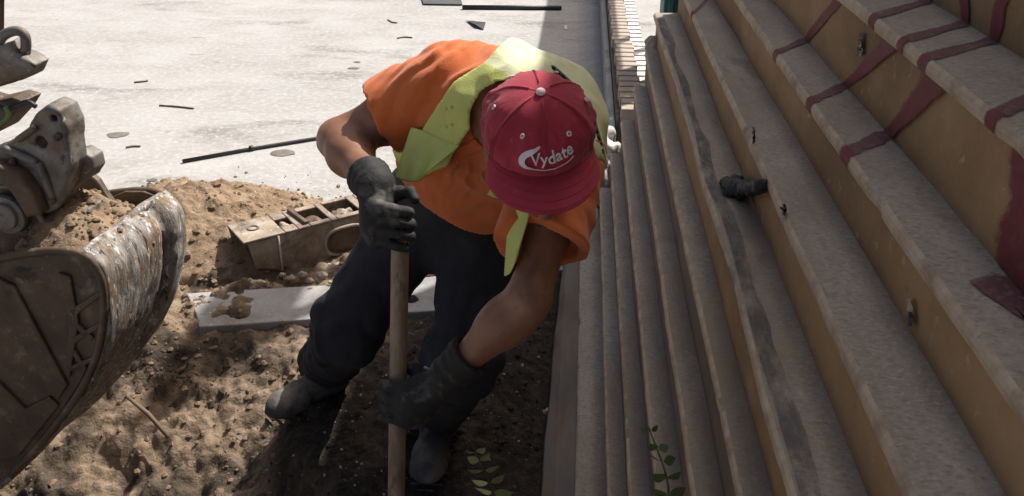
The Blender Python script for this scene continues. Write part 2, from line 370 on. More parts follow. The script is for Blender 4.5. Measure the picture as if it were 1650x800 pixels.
patch = sstep(.05, .45, fbm(GX, GY, 23, 4, 4.5)) * .75
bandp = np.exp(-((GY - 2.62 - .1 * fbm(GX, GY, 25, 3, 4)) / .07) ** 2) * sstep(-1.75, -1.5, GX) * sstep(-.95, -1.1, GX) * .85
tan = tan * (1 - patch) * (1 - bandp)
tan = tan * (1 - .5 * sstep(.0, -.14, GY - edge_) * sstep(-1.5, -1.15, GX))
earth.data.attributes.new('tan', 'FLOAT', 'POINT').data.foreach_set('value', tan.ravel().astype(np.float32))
props(earth, kind='structure')

# pavement: one sheet to the horizon with the ragged cut left open
def ring_outline(x0, x1, y0, y1, n, amp):
    pts = []
    for (a, b) in (((x0, y0), (x1, y0)), ((x1, y0), (x1, y1)), ((x1, y1), (x0, y1)), ((x0, y1), (x0, y0))):
        for k in range(n): t = k / n; pts.append((a[0] + (b[0] - a[0]) * t, a[1] + (b[1] - a[1]) * t))
    return [(x + amp * fbm(x, y, 3, 3, 5.0), y + amp * fbm(x, y, 8, 3, 5.0)) for x, y in pts]
n = 60; pv, pf = [], []
scales = [(HX0, HX1, HY0, HY1, .035), (-6, 3, -3, 10, 0), (-300, 300, -300, 300, 0)]
for s in scales: pv += [(float(x), float(y), 0.0) for x, y in ring_outline(*s[:4], n, s[4])]
lowr = ring_outline(*scales[0][:4], n, .035); pv += [(float(x), float(y), -.14) for x, y in lowr]
R4 = 4 * n
for k in range(R4):
    j = (k + 1) % R4
    pf += [(k, R4 + k, R4 + j, j), (R4 + k, 2 * R4 + k, 2 * R4 + j, R4 + j), (3 * R4 + k, k, j, 3 * R4 + j)]
pav = mesh_obj('pavement', pv, pf, M['concrete']); props(pav, kind='structure')

# ------------------------------------------------------------------ staircase
Y0, Y1 = -1.6, 4.36
NX = [.028, .109, .151, .195, .246, .296, .344, .442, .552, .658, .835, 1.05]
NZ = [.08 + .138 * k for k in range(9)] + [1.39, 1.57, 1.74]
stair = thing('stone_staircase', 'steep stone staircase with grey treads and ochre risers marked with red paint', 'staircase')
TH = .028
def nose_x(k, y):
    wob = .0016 * fbm(y, k * 3.1, 0, 3, 2.5) + .0009 * fbm(y, k * 1.7, 2, 3, 16) + .012 * np.maximum(0, fbm(y, k * 2.9, 6, 3, 9) - .85)
    if k == 6: wob = wob + .006 * fbm(y, 5.5, 0, 2, 2.2)
    return NX[k] + wob
ENDS = [3.78, 3.83, 3.91, 3.98, 4.06, 4.16, 4.33] + [4.36] * 5
for k in range(12):
    back = (NX[k + 1] + .012) if k < 11 else 1.30
    end = ENDS[k]
    # tread slab with a slightly worn, wavy front edge
    ys = np.linspace(Y0, end, 260); v = []; f = []
    for i, y in enumerate(ys):
        x = float(nose_x(k, y))
        z = NZ[k] + .0005 * fbm(y, k, 4, 2, 5)
        v += [(x + .003, y, z - TH), (x, y, z - TH * .55), (x + .002, y, z - .006), (x + .008, y, z), (back, y, z), (back, y, z - TH)]
        if i:
            a, b = 6 * (i - 1), 6 * i
            for q in range(6): r = (q + 1) % 6; f.append((a + q, b + q, b + r, a + r))
    f += [(0, 1, 2, 3, 4, 5), tuple(6 * (len(ys) - 1) + q for q in (5, 4, 3, 2, 1, 0))]
    o = mesh_obj('tread', v, [t[::-1] for t in f], M['stone'], stair)
    o.data.materials.append(M['nosing'])
    for p in o.data.polygons:
        c = p.center
        if c.x < NX[k] + .0065 and len(p.vertices) == 4: p.material_index = 1
    # riser under it
    zb = (NZ[k - 1] if k else -.05); rx = NX[k] + .010
    ys = np.linspace(Y0, end - .006, 40); v = []; f = []
    for i, y in enumerate(ys):
        dx = .003 * fbm(y, k, 9, 3, 3)
        v += [(rx + dx, y, zb - .004), (rx + dx, y, NZ[k] - TH + .003)]
        if i: a = 2 * (i - 1); f.append((a, a + 1, a + 3, a + 2))
    b = len(v); v += [(rx + .03, Y0, zb - .004), (rx + .03, Y0, NZ[k] - TH + .003), (rx + .03, end - .006, zb - .004), (rx + .03, end - .006, NZ[k] - TH + .003)]
    f += [(b - 2, b - 1, b + 3, b + 2), (b, b + 1, 1, 0)]
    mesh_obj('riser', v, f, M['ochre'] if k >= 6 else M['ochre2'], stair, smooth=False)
# solid core and end cheek behind the steps
for k in range(1, 12):
    box('core', (NX[k] + .022, 1.30, Y0 + .02, ENDS[k] - .02, NZ[k - 1] - TH - .003, NZ[k] - TH - .004), M['plinth'], stair, 0)
box('core', (NX[0] + .045, 1.30, Y0 + .02, ENDS[0] - .02, -.1, NZ[0] - TH - .004), M['plinth'], stair, 0)
# plinth along the foot
ys = np.linspace(.3, 3.85, 70); v = []; f = []
for i, y in enumerate(ys):
    w = .010 * fbm(y, 3, 1, 4, 3.5)
    xl = -.088 + .025 * sstep(1.7, 3.6, y)
    v += [(xl + w, y, -.12), (xl + w + .018, y, .035 + w * .4), (-.03 + w * .5, y, .058 + w * .4), (.0 + w * .3, y, .062), (.040, y, .060), (.040, y, -.12)]
    if i:
        a, b = 6 * (i - 1), 6 * i
        for q in range(6): r = (q + 1) % 6; f.append((a + r, b + r, b + q, a + q))
f += [(5, 4, 3, 2, 1, 0), tuple(6 * (len(ys) - 1) + q for q in range(6))]
pl = mesh_obj('plinth', v, [t[::-1] for t in f], M['plinth'], stair); bevel(pl, .004)
# blackened worn band along the front of the seventh tread
ys = np.linspace(.9, 4.2, 120); v = []; f = []
for i, y in enumerate(ys):
    w0 = .010 + .006 * fbm(y, 1, 0, 3, 3); w1 = .036 + .016 * fbm(y, 4, 0, 4, 4)
    wob = .006 * fbm(y, 5.5, 0, 2, 2.2)
    v += [(NX[6] + wob + w0, y, NZ[6] + .0032), (NX[6] + wob + (w0 + w1) / 2, y, NZ[6] + .0032), (NX[6] + wob + w1, y, NZ[6] + .0032)]
    if i: a = 3 * (i - 1); f += [(a, a + 1, a + 4, a + 3), (a + 1, a + 2, a + 5, a + 4)]
mesh_obj('worn_band', v, [t[::-1] for t in f], M['worn'], stair, smooth=True)

# red paint: bands that run down a riser, over the tread and over its front edge (y at the riser top, riser foot, tread front, width)
def paint(rows, m):
    """rows: lists of points across the band; paint thins towards both sides"""
    n_ = len(rows[0]); v = [p for r in rows for p in r]; f = []
    for i in range(len(rows) - 1):
        for q in range(n_ - 1): a = i * n_ + q; f.append((a, a + 1, a + n_ + 1, a + n_))
    o = mesh_obj('paint_stripe', v, f, m, stair)
    sf = [min(1, 1.25 * math.sin(math.pi * q / (n_ - 1))) for _ in rows for q in range(n_)]
    o.data.attributes.new('soft', 'FLOAT', 'POINT').data.foreach_set('value', np.array(sf, np.float32))
    return o
ACR = np.linspace(-.6, .6, 9)
def stripe(k, ytop, yfoot, yfront, w, w2=None, full=True, tread=True):
    w2 = w2 or w; rx = NX[k + 1] + .010; z = NZ[k]
    if full:
        zt = NZ[k + 1] - TH - .002; rows = []
        for i in range(12):
            t = i / 11; ww = (w2 + (w - w2) * t) * (1 + .25 * fbm(t * 4, k, yfoot, 2)); y = ytop + (yfoot - ytop) * t + .008 * fbm(t * 5, k, ytop, 2); zz = zt + (z + .003 - zt) * t
            rows.append([(rx - .0045, y + ww * a, zz) for a in ACR])
        paint(rows, M['red'])
    if not tread: return
    rows = []
    for i in range(12):
        t = i / 11; ww = w * (1 + .25 * fbm(t * 4, k + 3, yfoot, 2)); y = yfoot + (yfront - yfoot) * t; x = rx - .004 + (NX[k] + .013 - rx + .004) * t
        rows.append([(x, y + ww * a, z + .002) for a in ACR])
    paint(rows, M['red_thin'])
    rows = [[] for _ in range(5)]
    for a in ACR:
        y = yfront + w * a; x = float(nose_x(k, y)); e2 = .0013
        for r, p in zip(rows, [(x + .012, y, z + .002), (x + .007, y, z + e2), (x + .0008, y, z - .005), (x - e2, y, z - TH * .55), (x + .0015, y, z - TH)]): r.append(p)
    paint(rows, M['red'])
STRIPES = [  # step, then pixels on the tread plane: riser top, riser foot, tread front, width
    (7, (1300, -30), (1281, -4), (1228, 22), .04), (8, (1352, 10), (1325, 66), (1272, 84), .034), (8, (1435, 82), (1395, 140), (1328, 162), .036),
    (8, (1506, 145), (1472, 220), (1390, 244), .042), (9, (1490, -26), (1484, 2), (1398, 26), .03), (9, (1530, -5), (1533, 38), (1452, 64), .028), (9, (1615, 5), (1572, 66), (1474, 92), .03)]
def y_on(px, py, x):                     # y where the sight line meets the plane of a riser
    r = ray(px, py); return float((CAMP + r * (x / r[0]))[1])
for (k, a, b, c, w) in STRIPES:
    stripe(k, y_on(*a, NX[k + 1] + .01), float(at_z(*b, NZ[k])[1]), float(at_z(*c, NZ[k])[1]), w * 1.5, w * 2.5, full=(k != 7))
stripe(9, y_on(1700, 60, NX[10] + .01), float(at_z(1690, 136, NZ[9])[1]), float(at_z(1586, 182, NZ[9])[1]), .042)
yq = y_on(1650, 330, NX[9] + .01)
stripe(8, yq + .015, yq - .06, 0, .16, .10, tread=False)
tip = at_z(1560, 452, NZ[8] + .0022); XB = NX[9] + .006
bl = [tip, (tip[0] + .03, tip[1] + .018, tip[2]), (XB - .02, tip[1] + .03, tip[2]), (XB, tip[1] + .02, tip[2]), (XB, tip[1] - .10, tip[2]), (XB, tip[1] - .22, tip[2]), (XB - .03, tip[1] - .22, tip[2]), (tip[0] + .045, tip[1] - .14, tip[2]), (tip[0] + .02, tip[1] - .07, tip[2]), (tip[0] + .004, tip[1] - .03, tip[2])]
bl = [tuple(p) for p in bl]
bo = mesh_obj('paint_blotch', bl + [tuple(sum(np.array(bl)) / len(bl))], [(i, (i + 1) % len(bl), len(bl)) for i in range(len(bl))][::-1], M['red_thin'], stair)
bo.data.attributes.new('soft', 'FLOAT', 'POINT').data.foreach_set('value', np.array([.25] * len(bl) + [2.2], np.float32))
# chipped holes in the risers
for (px, py, k) in ((1388, 75, 9), (1266, 335, 7), (1215, 218, 7), (1462, 512, 8)):
    rx = NX[k] + .006; r = ray(px, py); c = CAMP + r * (rx / r[0])
    for q in range(5 if py < 400 else 2):
        dy, dz = rng.normal(0, .016), rng.normal(0, .014); rr = rng.uniform(.006, .013); m_ = 9
        pts = [(rx - .0035 - .003 * (i % 2), c[1] + dy + rr * 1.2 * math.cos(i * 6.283 / m_) * (1 + .4 * random.random()), c[2] + dz + rr * math.sin(i * 6.283 / m_) * (1 + .4 * random.random())) for i in range(m_)]
        mesh_obj('chip', pts + [(rx + .001, c[1] + dy, c[2] + dz)], [(i, (i + 1) % m_, m_) for i in range(m_)], M['black'] if q % 2 == 0 else M['nosing'], stair)

# ------------------------------------------------------------------ what stands beyond the stairs, and unseen shade casters added
shade_root = thing('house_wall', 'ochre plastered house wall rising behind the top of the staircase', 'wall')  # invented, out of view: its shadow covers the stairs
box('wall', (1.305, 1.6, -3.5, 5.3, -.1, 4.08), M['plaster'], shade_root)
box('roof_edge', (1.302, 1.66, -3.5, 5.3, 4.083, 4.14), M['kerb'], shade_root)
box('window', (1.285, 1.304, 1.0, 2.0, 2.2, 3.0), M['teal'], shade_root)
blocker = thing('hoarding_board', 'tall timber hoarding board raised on two posts past the house wall', 'hoarding')  # invented, out of view: throws the shadow onto the concrete slab
box('board', (1.28, 1.33, 5.55, 6.1, 4.85, 5.5), M['wood'], blocker)
for y in (5.65, 6.0): box('post', (1.332, 1.40, y - .03, y + .03, 0, 5.5), M['wood'], blocker)
can = thing('canopy', 'flat canopy on thin posts running along the far pavement', 'canopy')  # invented, out of view: casts the dark strip along the far pavement
box('roof_slab', (1.18, 1.57, 6.3, 14, 2.95, 3.05), M['kerb'], can)
for y in (7.4, 10.5, 13.6): box('post', (1.42, 1.48, y - .03, y + .03, 0, 2.949), M['black'], can)
cab = thing('teal_cabinet', 'teal metal cabinet standing at the far end of the staircase', 'cabinet')
box('body', (.475, 1.25, 5.36, 5.62, 0, 1.25), M['teal'], cab, .006)
for x in (.50, .66, .88, 1.08): box('rib', (x, x + .03, 5.338, 5.3595, .02, 1.23), M['teal'], cab, .004)
# low wall capped with pale bricks
wall = thing('low_brick_wall', 'low wall capped with a row of pale bricks beyond the staircase', 'wall')
box('wall_body', (.205, .335, 4.62, 9.6, -.05, .27), M['mortar'], wall)
box('kerb_face', (.165, .202, 4.50, 11, -.05, .24), M['kerb'], wall, .008)
bm0 = None
for i in range(46):
    y = 4.66 + i * .107
    dx = .006 * math.sin(i * 1.7) + (.012 if i < 14 else 0)
    b = box('brick', (-.060, .060, -.0425, .0425, 0, .065), M['brick'], wall, .005) if bm0 is None else bm0.copy()
    if bm0 is None: bm0 = b
    else: COL.objects.link(b)
    b.location = (.275 + dx, y, .272); b.rotation_euler = (0, 0, .03 * math.sin(i * 5.1))
pal = thing('stacked_pale_slats', 'stack of whitish slats lying beside the teal cabinet', 'slats')
s0 = None
for i in range(24):
    b = box('slat', (-.05, .05, -.042, .042, 0, .05), M['white'], pal, .004) if s0 is None else s0.copy()
    if s0 is None: s0 = b
    else: COL.objects.link(b)
    b.location = (.412 + .004 * math.sin(i * 2.2) - (.015 if i > 11 else 0), 5.05 + i * .125, .18); b.rotation_euler = (0, 0, .05 * math.sin(i * 3.3))
box('bearer', (.365, .462, 4.98, 8.1, 0, .178), M['mortar'], pal)
# pale broken plaster by the stair foot
def lump_fn(c, r, amp, s, seed):
    def fn(p): return ell(p, c, r) + amp * fbm(p[:, 0], p[:, 1], p[:, 2] + seed, 3, s)
    return fn
wl = sdf_obj('plaster_rubble', lambda p: smin(lump_fn((.10, 4.16, .17), (.11, .15, .21), .03, 14, 2)(p), lump_fn((.03, 3.95, .03), (.07, .22, .12), .03, 14, 5)(p), .05), (-.25, 3.6, -.1), (.30, 4.5, .52), .014, M['white'])
props(wl, 'whitish heap of broken plaster at the far foot of the staircase', 'rubble')
blk = sdf_obj('concrete_chunk', lump_fn((.345, 4.24, .77), (.05, .06, .05), .014, 16, 8), (.2, 4.1, .66), (.5, 4.4, .9), .009, M['stone'])
props(blk, 'rounded grey concrete chunk at the far end of a stair tread', 'concrete')

# ------------------------------------------------------------------ kerb slab, soil heap, clods
def slab(name, pts, z0, z1, m, amp=.006):
    out = []
    for i in range(len(pts)):
        a, b = np.array(pts[i]), np.array(pts[(i + 1) % len(pts)])
        for k in range(8): q = a + (b - a) * k / 8; out.append((q[0] + amp * fbm(q[0] * 9, q[1] * 9, 1, 3), q[1] + amp * fbm(q[0] * 9, q[1] * 9, 6, 3), z0))
    return prism(name, out, (0, 0, z1 - z0), m, None, .006)
ks = slab('concrete_slab', [at_z(322, 527, .03)[:2], at_z(742, 497, .03)[:2], at_z(830, 490, .03)[:2], at_z(830, 433, .03)[:2], at_z(560, 458, .03)[:2], at_z(300, 472, .03)[:2]], -.08, .03, M['kerb'])
props(ks, 'grey concrete slab lying at the edge of the dug earth', 'slab')
def heap(name, c, rx, ry, h, z0, m, n=110, seed=0, rough=.03, rot=0, parent=None):
    v = []; f = []
    u = np.linspace(-1, 1, n); U, W = np.meshgrid(u, u, indexing='ij')
    rr = np.sqrt(U * U + W * W); a = np.arctan2(W, U)
    k = np.maximum(np.abs(U), np.abs(W)) / np.maximum(rr, 1e-6); U2, W2 = U * k, W * k; r = np.sqrt(U2 ** 2 + W2 ** 2)
    r2 = r * (1 + .13 * fbm(np.cos(a) * 1.5, np.sin(a) * 1.5, seed, 3))
    X = U2 * rx * (1 + .13 * fbm(np.cos(a) * 1.5, np.sin(a) * 1.5, seed, 3)); Yv = W2 * ry * (1 + .1 * fbm(np.cos(a) * 1.5, np.sin(a) * 1.5, seed + 4, 3))
    Z = h * np.clip(1 - r ** 1.25, 0, 1) - .06 * sstep(.9, 1, r)
    Z = Z + rough * (1 - r ** 4) * (fbm(X, Yv, seed, 4, 7) + .7 * fbm(X, Yv, seed + 2, 4, 22) + .9 * np.maximum(0, fbm(X, Yv, seed + 6, 3, 16) - .3))
    cr, sr = math.cos(rot), math.sin(rot)
    P = np.stack([c[0] + X * cr - Yv * sr, c[1] + X * sr + Yv * cr, z0 + Z], -1).reshape(-1, 3)
    idx = np.arange(n * n).reshape(n, n)
    F = np.stack([idx[:-1, :-1], idx[1:, :-1], idx[1:, 1:], idx[:-1, 1:]], -1).reshape(-1, 4)
    return mesh_obj(name, P, F, m, parent, smooth=True)
hp = heap('soil_heap', (-1.74, 3.64), .80, .47, .27, .0, M['soil'], 190, 3, .016)
props(hp, 'heap of loose tan soil piled behind the excavator bucket', 'soil', kind='stuff')
def clods(name, pts, rlo, rhi, m, seed=1):
    r_ = np.random.default_rng(seed)
    base = [(0, 0, 1), (.9, 0, .3), (.3, .85, .35), (-.7, .5, .3), (-.7, -.55, .25), (.3, -.85, .4), (.6, .4, -.6), (-.4, .7, -.6), (-.6, -.5, -.6), (.5, -.6, -.6)]
    fc = [(0, 1, 2), (0, 2, 3), (0, 3, 4), (0, 4, 5), (0, 5, 1), (1, 6, 2), (2, 7, 3), (3, 8, 4), (4, 8, 5), (5, 9, 1), (1, 9, 6), (2, 6, 7), (3, 7, 8), (5, 8, 9), (6, 9, 8, 7)]
    v = []; f = []
    for p in pts:
        s = rlo + (rhi - rlo) * r_.random() ** 5; a = r_.random() * 6.28; k = len(v); q = r_.uniform(.65, 1.25, 3)
        for b in base:
            x, y, z = np.array(b) * q * (1 + r_.normal(0, .14, 3)) * s
            v.append((p[0] + x * math.cos(a) - y * math.sin(a), p[1] + x * math.sin(a) + y * math.cos(a), p[2] + z * .8))
        f += [tuple(k + i for i in t) for t in fc]
    return mesh_obj(name, v, f, m)
def scatter(n, x0, x1, y0, y1, zf, seed, dens=None):
    r_ = np.random.default_rng(seed); x = r_.uniform(x0, x1, n * 4); y = r_.uniform(y0, y1, n * 4)
    k = np.ones(len(x), bool) if dens is None else r_.random(len(x)) < dens(x, y)
    x, y = x[k][:n], y[k][:n]
    return list(zip(x, y, zf(x, y)))
tan_f = lambda x, y: sstep(-.80, -1.02, x + .12 * fbm(x, y, 4, 4, 5) - .22 * sstep(2.1, 2.7, y))
c1 = clods('soil_clods', scatter(4200, -2.3, -.7, 1.3, 3.3, terrain_z, 1, lambda x, y: tan_f(x, y) * (.35 + .65 * (fbm(x, y, 9, 3, 3) > .1))), .002, .019, M['clod_tan'], 2)
props(c1, 'loose tan clods strewn over the dug slope', 'clods', kind='stuff')
c2 = clods('dark_clods', scatter(2600, -1.3, -.08, 1.4, 3.2, terrain_z, 3, lambda x, y: (1 - tan_f(x, y)) ** 2), .003, .014, M['clod_dark'], 4)
props(c2, 'dark crumbs of earth around the boots', 'clods', kind='stuff')
c3 = clods('pale_grit', scatter(420, -1.2, -.1, 1.4, 3.2, lambda x, y: terrain_z(x, y) + .002, 5, lambda x, y: 1 - .8 * tan_f(x, y)), .002, .007, M['stone_small'], 6)
props(c3, 'pale grit sprinkled on the dark earth', 'grit', kind='stuff')
pb = at_z(290, 610, -.08)
c4 = clods('root_tangle', [(pb[0] + rng.normal(0, .19), pb[1] + rng.normal(0, .07), 0) for _ in range(200)], .004, .022, M['clod_brown'], 8)
for i, v_ in enumerate(c4.data.vertices): v_.co.z += float(terrain_z(np.array(v_.co.x), np.array(v_.co.y))) * 1.0
props(c4, 'dark crumbly lumps along the broken rim of the dug slope', 'clods', kind='stuff')
# crumbs on the soil heap and the pavement edge
def heap_clods():
    pts = []
    dg = hp.data.vertices; r_ = np.random.default_rng(12)
    for i in r_.integers(0, len(dg), 900):
        c = dg[int(i)].co
        if c.z > .0: pts.append((c.x, c.y, c.z))
    o = clods('heap_clods', pts, .004, .024, M['clod_tan'], 5); props(o, 'crumbly lumps of tan soil on the heap', 'clods', kind='stuff')
heap_clods()
spill = clods('spilled_soil', scatter(520, -2.3, -.55, 3.35, 4.5, lambda x, y: 0 * x + .002, 15, lambda x, y: np.exp(-((x + 1.45) ** 2 / .35 + (y - 3.7) ** 2 / .22))), .003, .016, M['clod_tan'], 9)
props(spill, 'tan crumbs spilled from the heap onto the pavement', 'soil', kind='stuff')
# countable stones by the slab
PB = [(520, 449, .022), (500, 455, .014), (488, 447, .018), (470, 452, .016), (455, 446, .012), (533, 458, .010), (940, 548, .014), (882, 668, .014), (475, 775, .018)]
PBL = ['largest round pebble resting under the dusty steel leg', 'small pebble lying beside the round pebble under the steel leg', 'pale stone between the soil heap and the round pebble', 'tan stone at the toe of the soil heap',
       'tiny stone on the toe of the soil heap', 'tiny pale stone on the back edge of the concrete slab', 'pale stone against the stair plinth', 'pale chip on dark earth close to the stair plinth', 'brown stone at the rim of the hole']
for (px, py, r), lb in zip(PB, PBL):
    z = .01 if py < 460 else float(terrain_z(*[np.array(q) for q in at_z(px, py, .06)[:2]]))
    if 'slab' in lb: z = .032
    c = at_z(px, py, z); c[2] += r * .6
    o = sdf_obj('pebble', lump_fn(c, (r * 1.2, r, r * .85), r * .25, 1.1 / r, py), c - r * 1.8, c + r * 1.8, r / 5, M['stone_small']); props(o, lb, 'pebble', 'pebbles')

# ------------------------------------------------------------------ excavator: bucket, ears, link, pins
exc = thing('excavator', 'worn excavator with a loaded steel bucket hanging over the dug slope', 'excavator')
NC = at_z(165, 440, .78); FC = at_z(285, 340, .78)           # near and far ends of the bucket's cutting edge
WV = nrm(FC - NC); WID = float(np.linalg.norm(FC - NC))
onp = lambda px, py, off=0.0: on_plane(px, py, NC + WV * off, WV)
PROF = [(-170, 520), (-110, 445), (-40, 424), (0, 416), (45, 407), (100, 403), (135, 410), (155, 428), (166, 455), (169, 490), (166, 530), (156, 575), (135, 622), (102, 670), (60, 722), (20, 765), (-30, 800), (-90, 800), (-150, 720), (-175, 610)]
P3 = [onp(*p) for p in PROF]
bucket = empty('bucket'); bucket.parent = exc
ctr = sum(P3) / len(P3)
def inset(pts, d): return [ctr + (p - ctr) * (1 - d / np.linalg.norm(p - ctr)) for p in pts]
prism('side_plate', inset(P3, .012), WV * .018, M['rust'], bucket, .004)
prism('side_plate', [p + WV * (WID - .018) for p in inset(P3, .012)], WV * .018, M['rust'], bucket, .004)
# rim bar along the top edge of the near plate
tube('rim', spline([p - WV * .004 for p in P3[2:16]], 4), .0105, M['rust'], bucket, 8)
tube('rim', spline([p + WV * (WID + .002) for p in P3[2:9]], 4), .010, M['rust'], bucket, 8)
# raised stiffening ribs on the near plate
for rib in ([(-10, 446), (22, 462), (108, 622), (92, 646), (60, 600), (-10, 480)], [(92, 440), (112, 447), (126, 520), (112, 610), (103, 600), (112, 520)], [(-10, 610), (40, 660), (78, 640), (94, 655), (30, 735), (-10, 745)],
            [(112, 500), (160, 470), (162, 478), (118, 512)], [(116, 545), (160, 520), (158, 530), (118, 556)], [(114, 590), (150, 575), (146, 585), (112, 600)], [(122, 520), (150, 545), (146, 551), (118, 527)], [(120, 565), (140, 596), (134, 600), (116, 572)]):
    prism('rib', [onp(*p, -.010) for p in rib], WV * .0098, M['rust'], bucket, .003)
# curved shell from the cutting edge round the belly, with dents
prof = spline(P3[6:20], 6); nU = len(prof); nW = 26; v = []; f = []
for i, p in enumerate(prof):
    a = prof[max(i - 1, 0)]; b = prof[min(i + 1, nU - 1)]; tn = nrm(b - a); out = np.cross(tn, WV); out = out if np.dot(out, p - ctr) > 0 else -out
    for j in range(nW):
        s = WID * j / (nW - 1); q = p + WV * s
        d = .004 * fbm(s * 6, i * .12, 3, 3) + .0025 * fbm(s * 40, i * .3, 1, 2) + .012 * sstep(.78, .83, j / (nW - 1)) + (-.014 * sstep(.70, .74, j / (nW - 1)) * sstep(.82, .78, j / (nW - 1)))
        v.append(q + out * (.006 + d))
for i in range(nU - 1):
    for j in range(nW - 1): a = i * nW + j; f.append((a, a + 1, a + nW + 1, a + nW))
sh = mesh_obj('shell', v, f, M['steel'], bucket, smooth=True)
sm = sh.modifiers.new('solid', 'SOLIDIFY'); sm.thickness = .016; sm.offset = 0
lipd = nrm(P3[6] - P3[8])
lip = spline([P3[6] + WV * s + V3(0, 0, .004 * math.sin(s * 30)) for s in np.linspace(-.006, WID + .006, 12)], 2)
tube('cutting_edge', lip, .012, M['steel'], bucket, 8)
# far side plate arc rising behind the load
FP = [onp(*p, WID) for p in ((150, 345), (175, 318), (205, 306), (235, 306), (258, 314), (275, 330), (285, 345), (240, 380), (170, 390))]
prism('side_cheek', FP, -WV * .016, M['rust'], bucket, .004)
# load of soil in the bucket
lc = (onp(60, 425, .02) + onp(255, 340, .02)) / 2
ld = heap('bucket_soil', (0, 0), .178, .185, .095, 0, M['soil'], 90, 8, .020)
C0 = (onp(112, 412, .03) + onp(70, 400, WID * .9) + onp(108, 412, WID * .8)) / 3
ld.location = tuple((NC + FC) / 2 + V3(-.172, .0, .016)); ld.rotation_euler = (0, math.radians(-6), math.atan2(WV[1], WV[0]) - math.pi / 2)
props(ld, 'tan soil filling the excavator bucket', 'soil', kind='stuff')
lv = np.array([ (ld.matrix_basis @ v_.co)[:] for v_ in ld.data.vertices]); r_ = np.random.default_rng(4)
lo_ = clods('bucket_clods', [lv[i] for i in r_.integers(0, len(lv), 420)], .004, .020, M['clod_tan'], 12)
props(lo_, 'crumbly lumps on the soil in the bucket', 'clods', kind='stuff')
# bucket ears
prism('ear', [onp(*p, .09) for p in ((-40, 310), (0, 300), (22, 300), (45, 315), (60, 340), (72, 362), (95, 380), (112, 400), (110, 430), (-40, 440))], WV * .028, M['rust'], bucket, .005)
prism('ear', [onp(*p, .26) for p in ((70, 345), (110, 318), (132, 288), (145, 283), (156, 292), (170, 315), (185, 335), (192, 360), (185, 385), (80, 390))], WV * .024, M['rust'], bucket, .005)
tube('ear_edge', spline([onp(*p, .088) for p in ((-30, 312), (0, 301), (22, 301), (45, 316), (60, 341), (74, 364), (96, 382), (112, 402))], 4), .008, M['castst'], bucket, 8)
tube('ear_edge', spline([onp(*p, .258) for p in ((132, 289), (145, 284), (157, 294), (171, 316), (186, 336), (192, 358))], 4), .006, M['castst'], bucket, 8)
prism('gusset', [onp(*p, .13) for p in ((75, 362), (135, 340), (150, 375), (108, 402))], WV * .09, M['castst'], bucket, .006)
# pin with washers
pc = onp(8, 348, .06)
def disc_cyl(name, c, ax, r, l, m, parent, n=28):
    return bevel(tube(name, [c, c + ax * l], r, m, parent, n), .003)
disc_cyl('pin', pc, WV, .052, .11, M['castst'], bucket)
disc_cyl('pin_cap', pc - WV * .012, WV, .036, .02, M['castst'], bucket)
for k in range(3): disc_cyl('seal_ring', pc + WV * (.012 + .022 * k), WV, .055, .007, M['black'], bucket)
# cast link above the bucket (rounded casting)
link = empty('link'); link.parent = exc
def casting(name, outline, off, thick, m, parent, rnd=.012, h=.006, holes=(), seed=0):
    """thick rounded casting from a closed outline in the bucket plane"""
    pts = [onp(*p, off) for p in outline]; o0 = pts[0]; ex = nrm(np.cross(WV, V3(0, 0, 1))); ez = V3(0, 0, 1)
    poly = np.array([[np.dot(p - o0, ex), np.dot(p - o0, ez)] for p in pts], np.float32)
    hl = [(np.array([np.dot(onp(*q[:2], off) - o0, ex), np.dot(onp(*q[:2], off) - o0, ez)]), q[2]) for q in holes]
    def fn(p):
        q = p - o0.astype(np.float32); u = np.stack([q @ ex.astype(np.float32), q @ ez.astype(np.float32)], 1); w = q @ WV.astype(np.float32)
        d = np.full(len(u), 1e9, np.float32); ins = np.zeros(len(u), bool); n = len(poly)
        for i in range(n):
            a, b = poly[i], poly[(i + 1) % n]; e = b - a; wv = u - a
            t = np.clip((wv @ e) / float(e @ e), 0, 1); d = np.minimum(d, np.linalg.norm(wv - t[:, None] * e, axis=1))
            c = (a[1] > u[:, 1]) != (b[1] > u[:, 1]); xi = (b[0] - a[0]) * (u[:, 1] - a[1]) / (b[1] - a[1] + 1e-12) + a[0]
            ins ^= c & (u[:, 0] < xi)
        d = np.where(ins, -d, d) + rnd
        wz = np.abs(w - thick / 2) - thick / 2 + rnd
        s = np.minimum(np.maximum(d, wz), 0) + np.sqrt(np.maximum(d, 0) ** 2 + np.maximum(wz, 0) ** 2) - rnd
        s = s + .0022 * fbm(p[:, 0], p[:, 1], p[:, 2] + seed, 2, 30)
        for (hc, r) in hl: s = np.maximum(s, r - np.linalg.norm(u - hc, axis=1))
        return s
    A = np.array(pts); A = np.concatenate([A, A + WV * thick]); return sdf_obj(name, fn, A.min(0) - .03, A.max(0) + .03, h, m, parent)
casting('link_arm', [(-60, 262), (0, 236), (38, 216), (55, 184), (74, 170), (94, 178), (106, 205), (109, 245), (112, 268), (104, 300), (92, 338), (68, 350), (56, 305), (36, 276), (-60, 300)], .10, .085, M['castst'], link, .012, .006, holes=[(66, 230, .016), (86, 191, .009)], seed=3)
casting('link_arm', [(96, 250), (128, 244), (146, 256), (151, 276), (142, 290), (118, 300), (102, 330), (90, 300)], .17, .06, M['castst'], link, .010, .006, seed=5)
casting('link_web', [(80, 262), (116, 258), (122, 300), (92, 335), (80, 300)], .15, .05, M['rust'], link, .008, .006, seed=7)
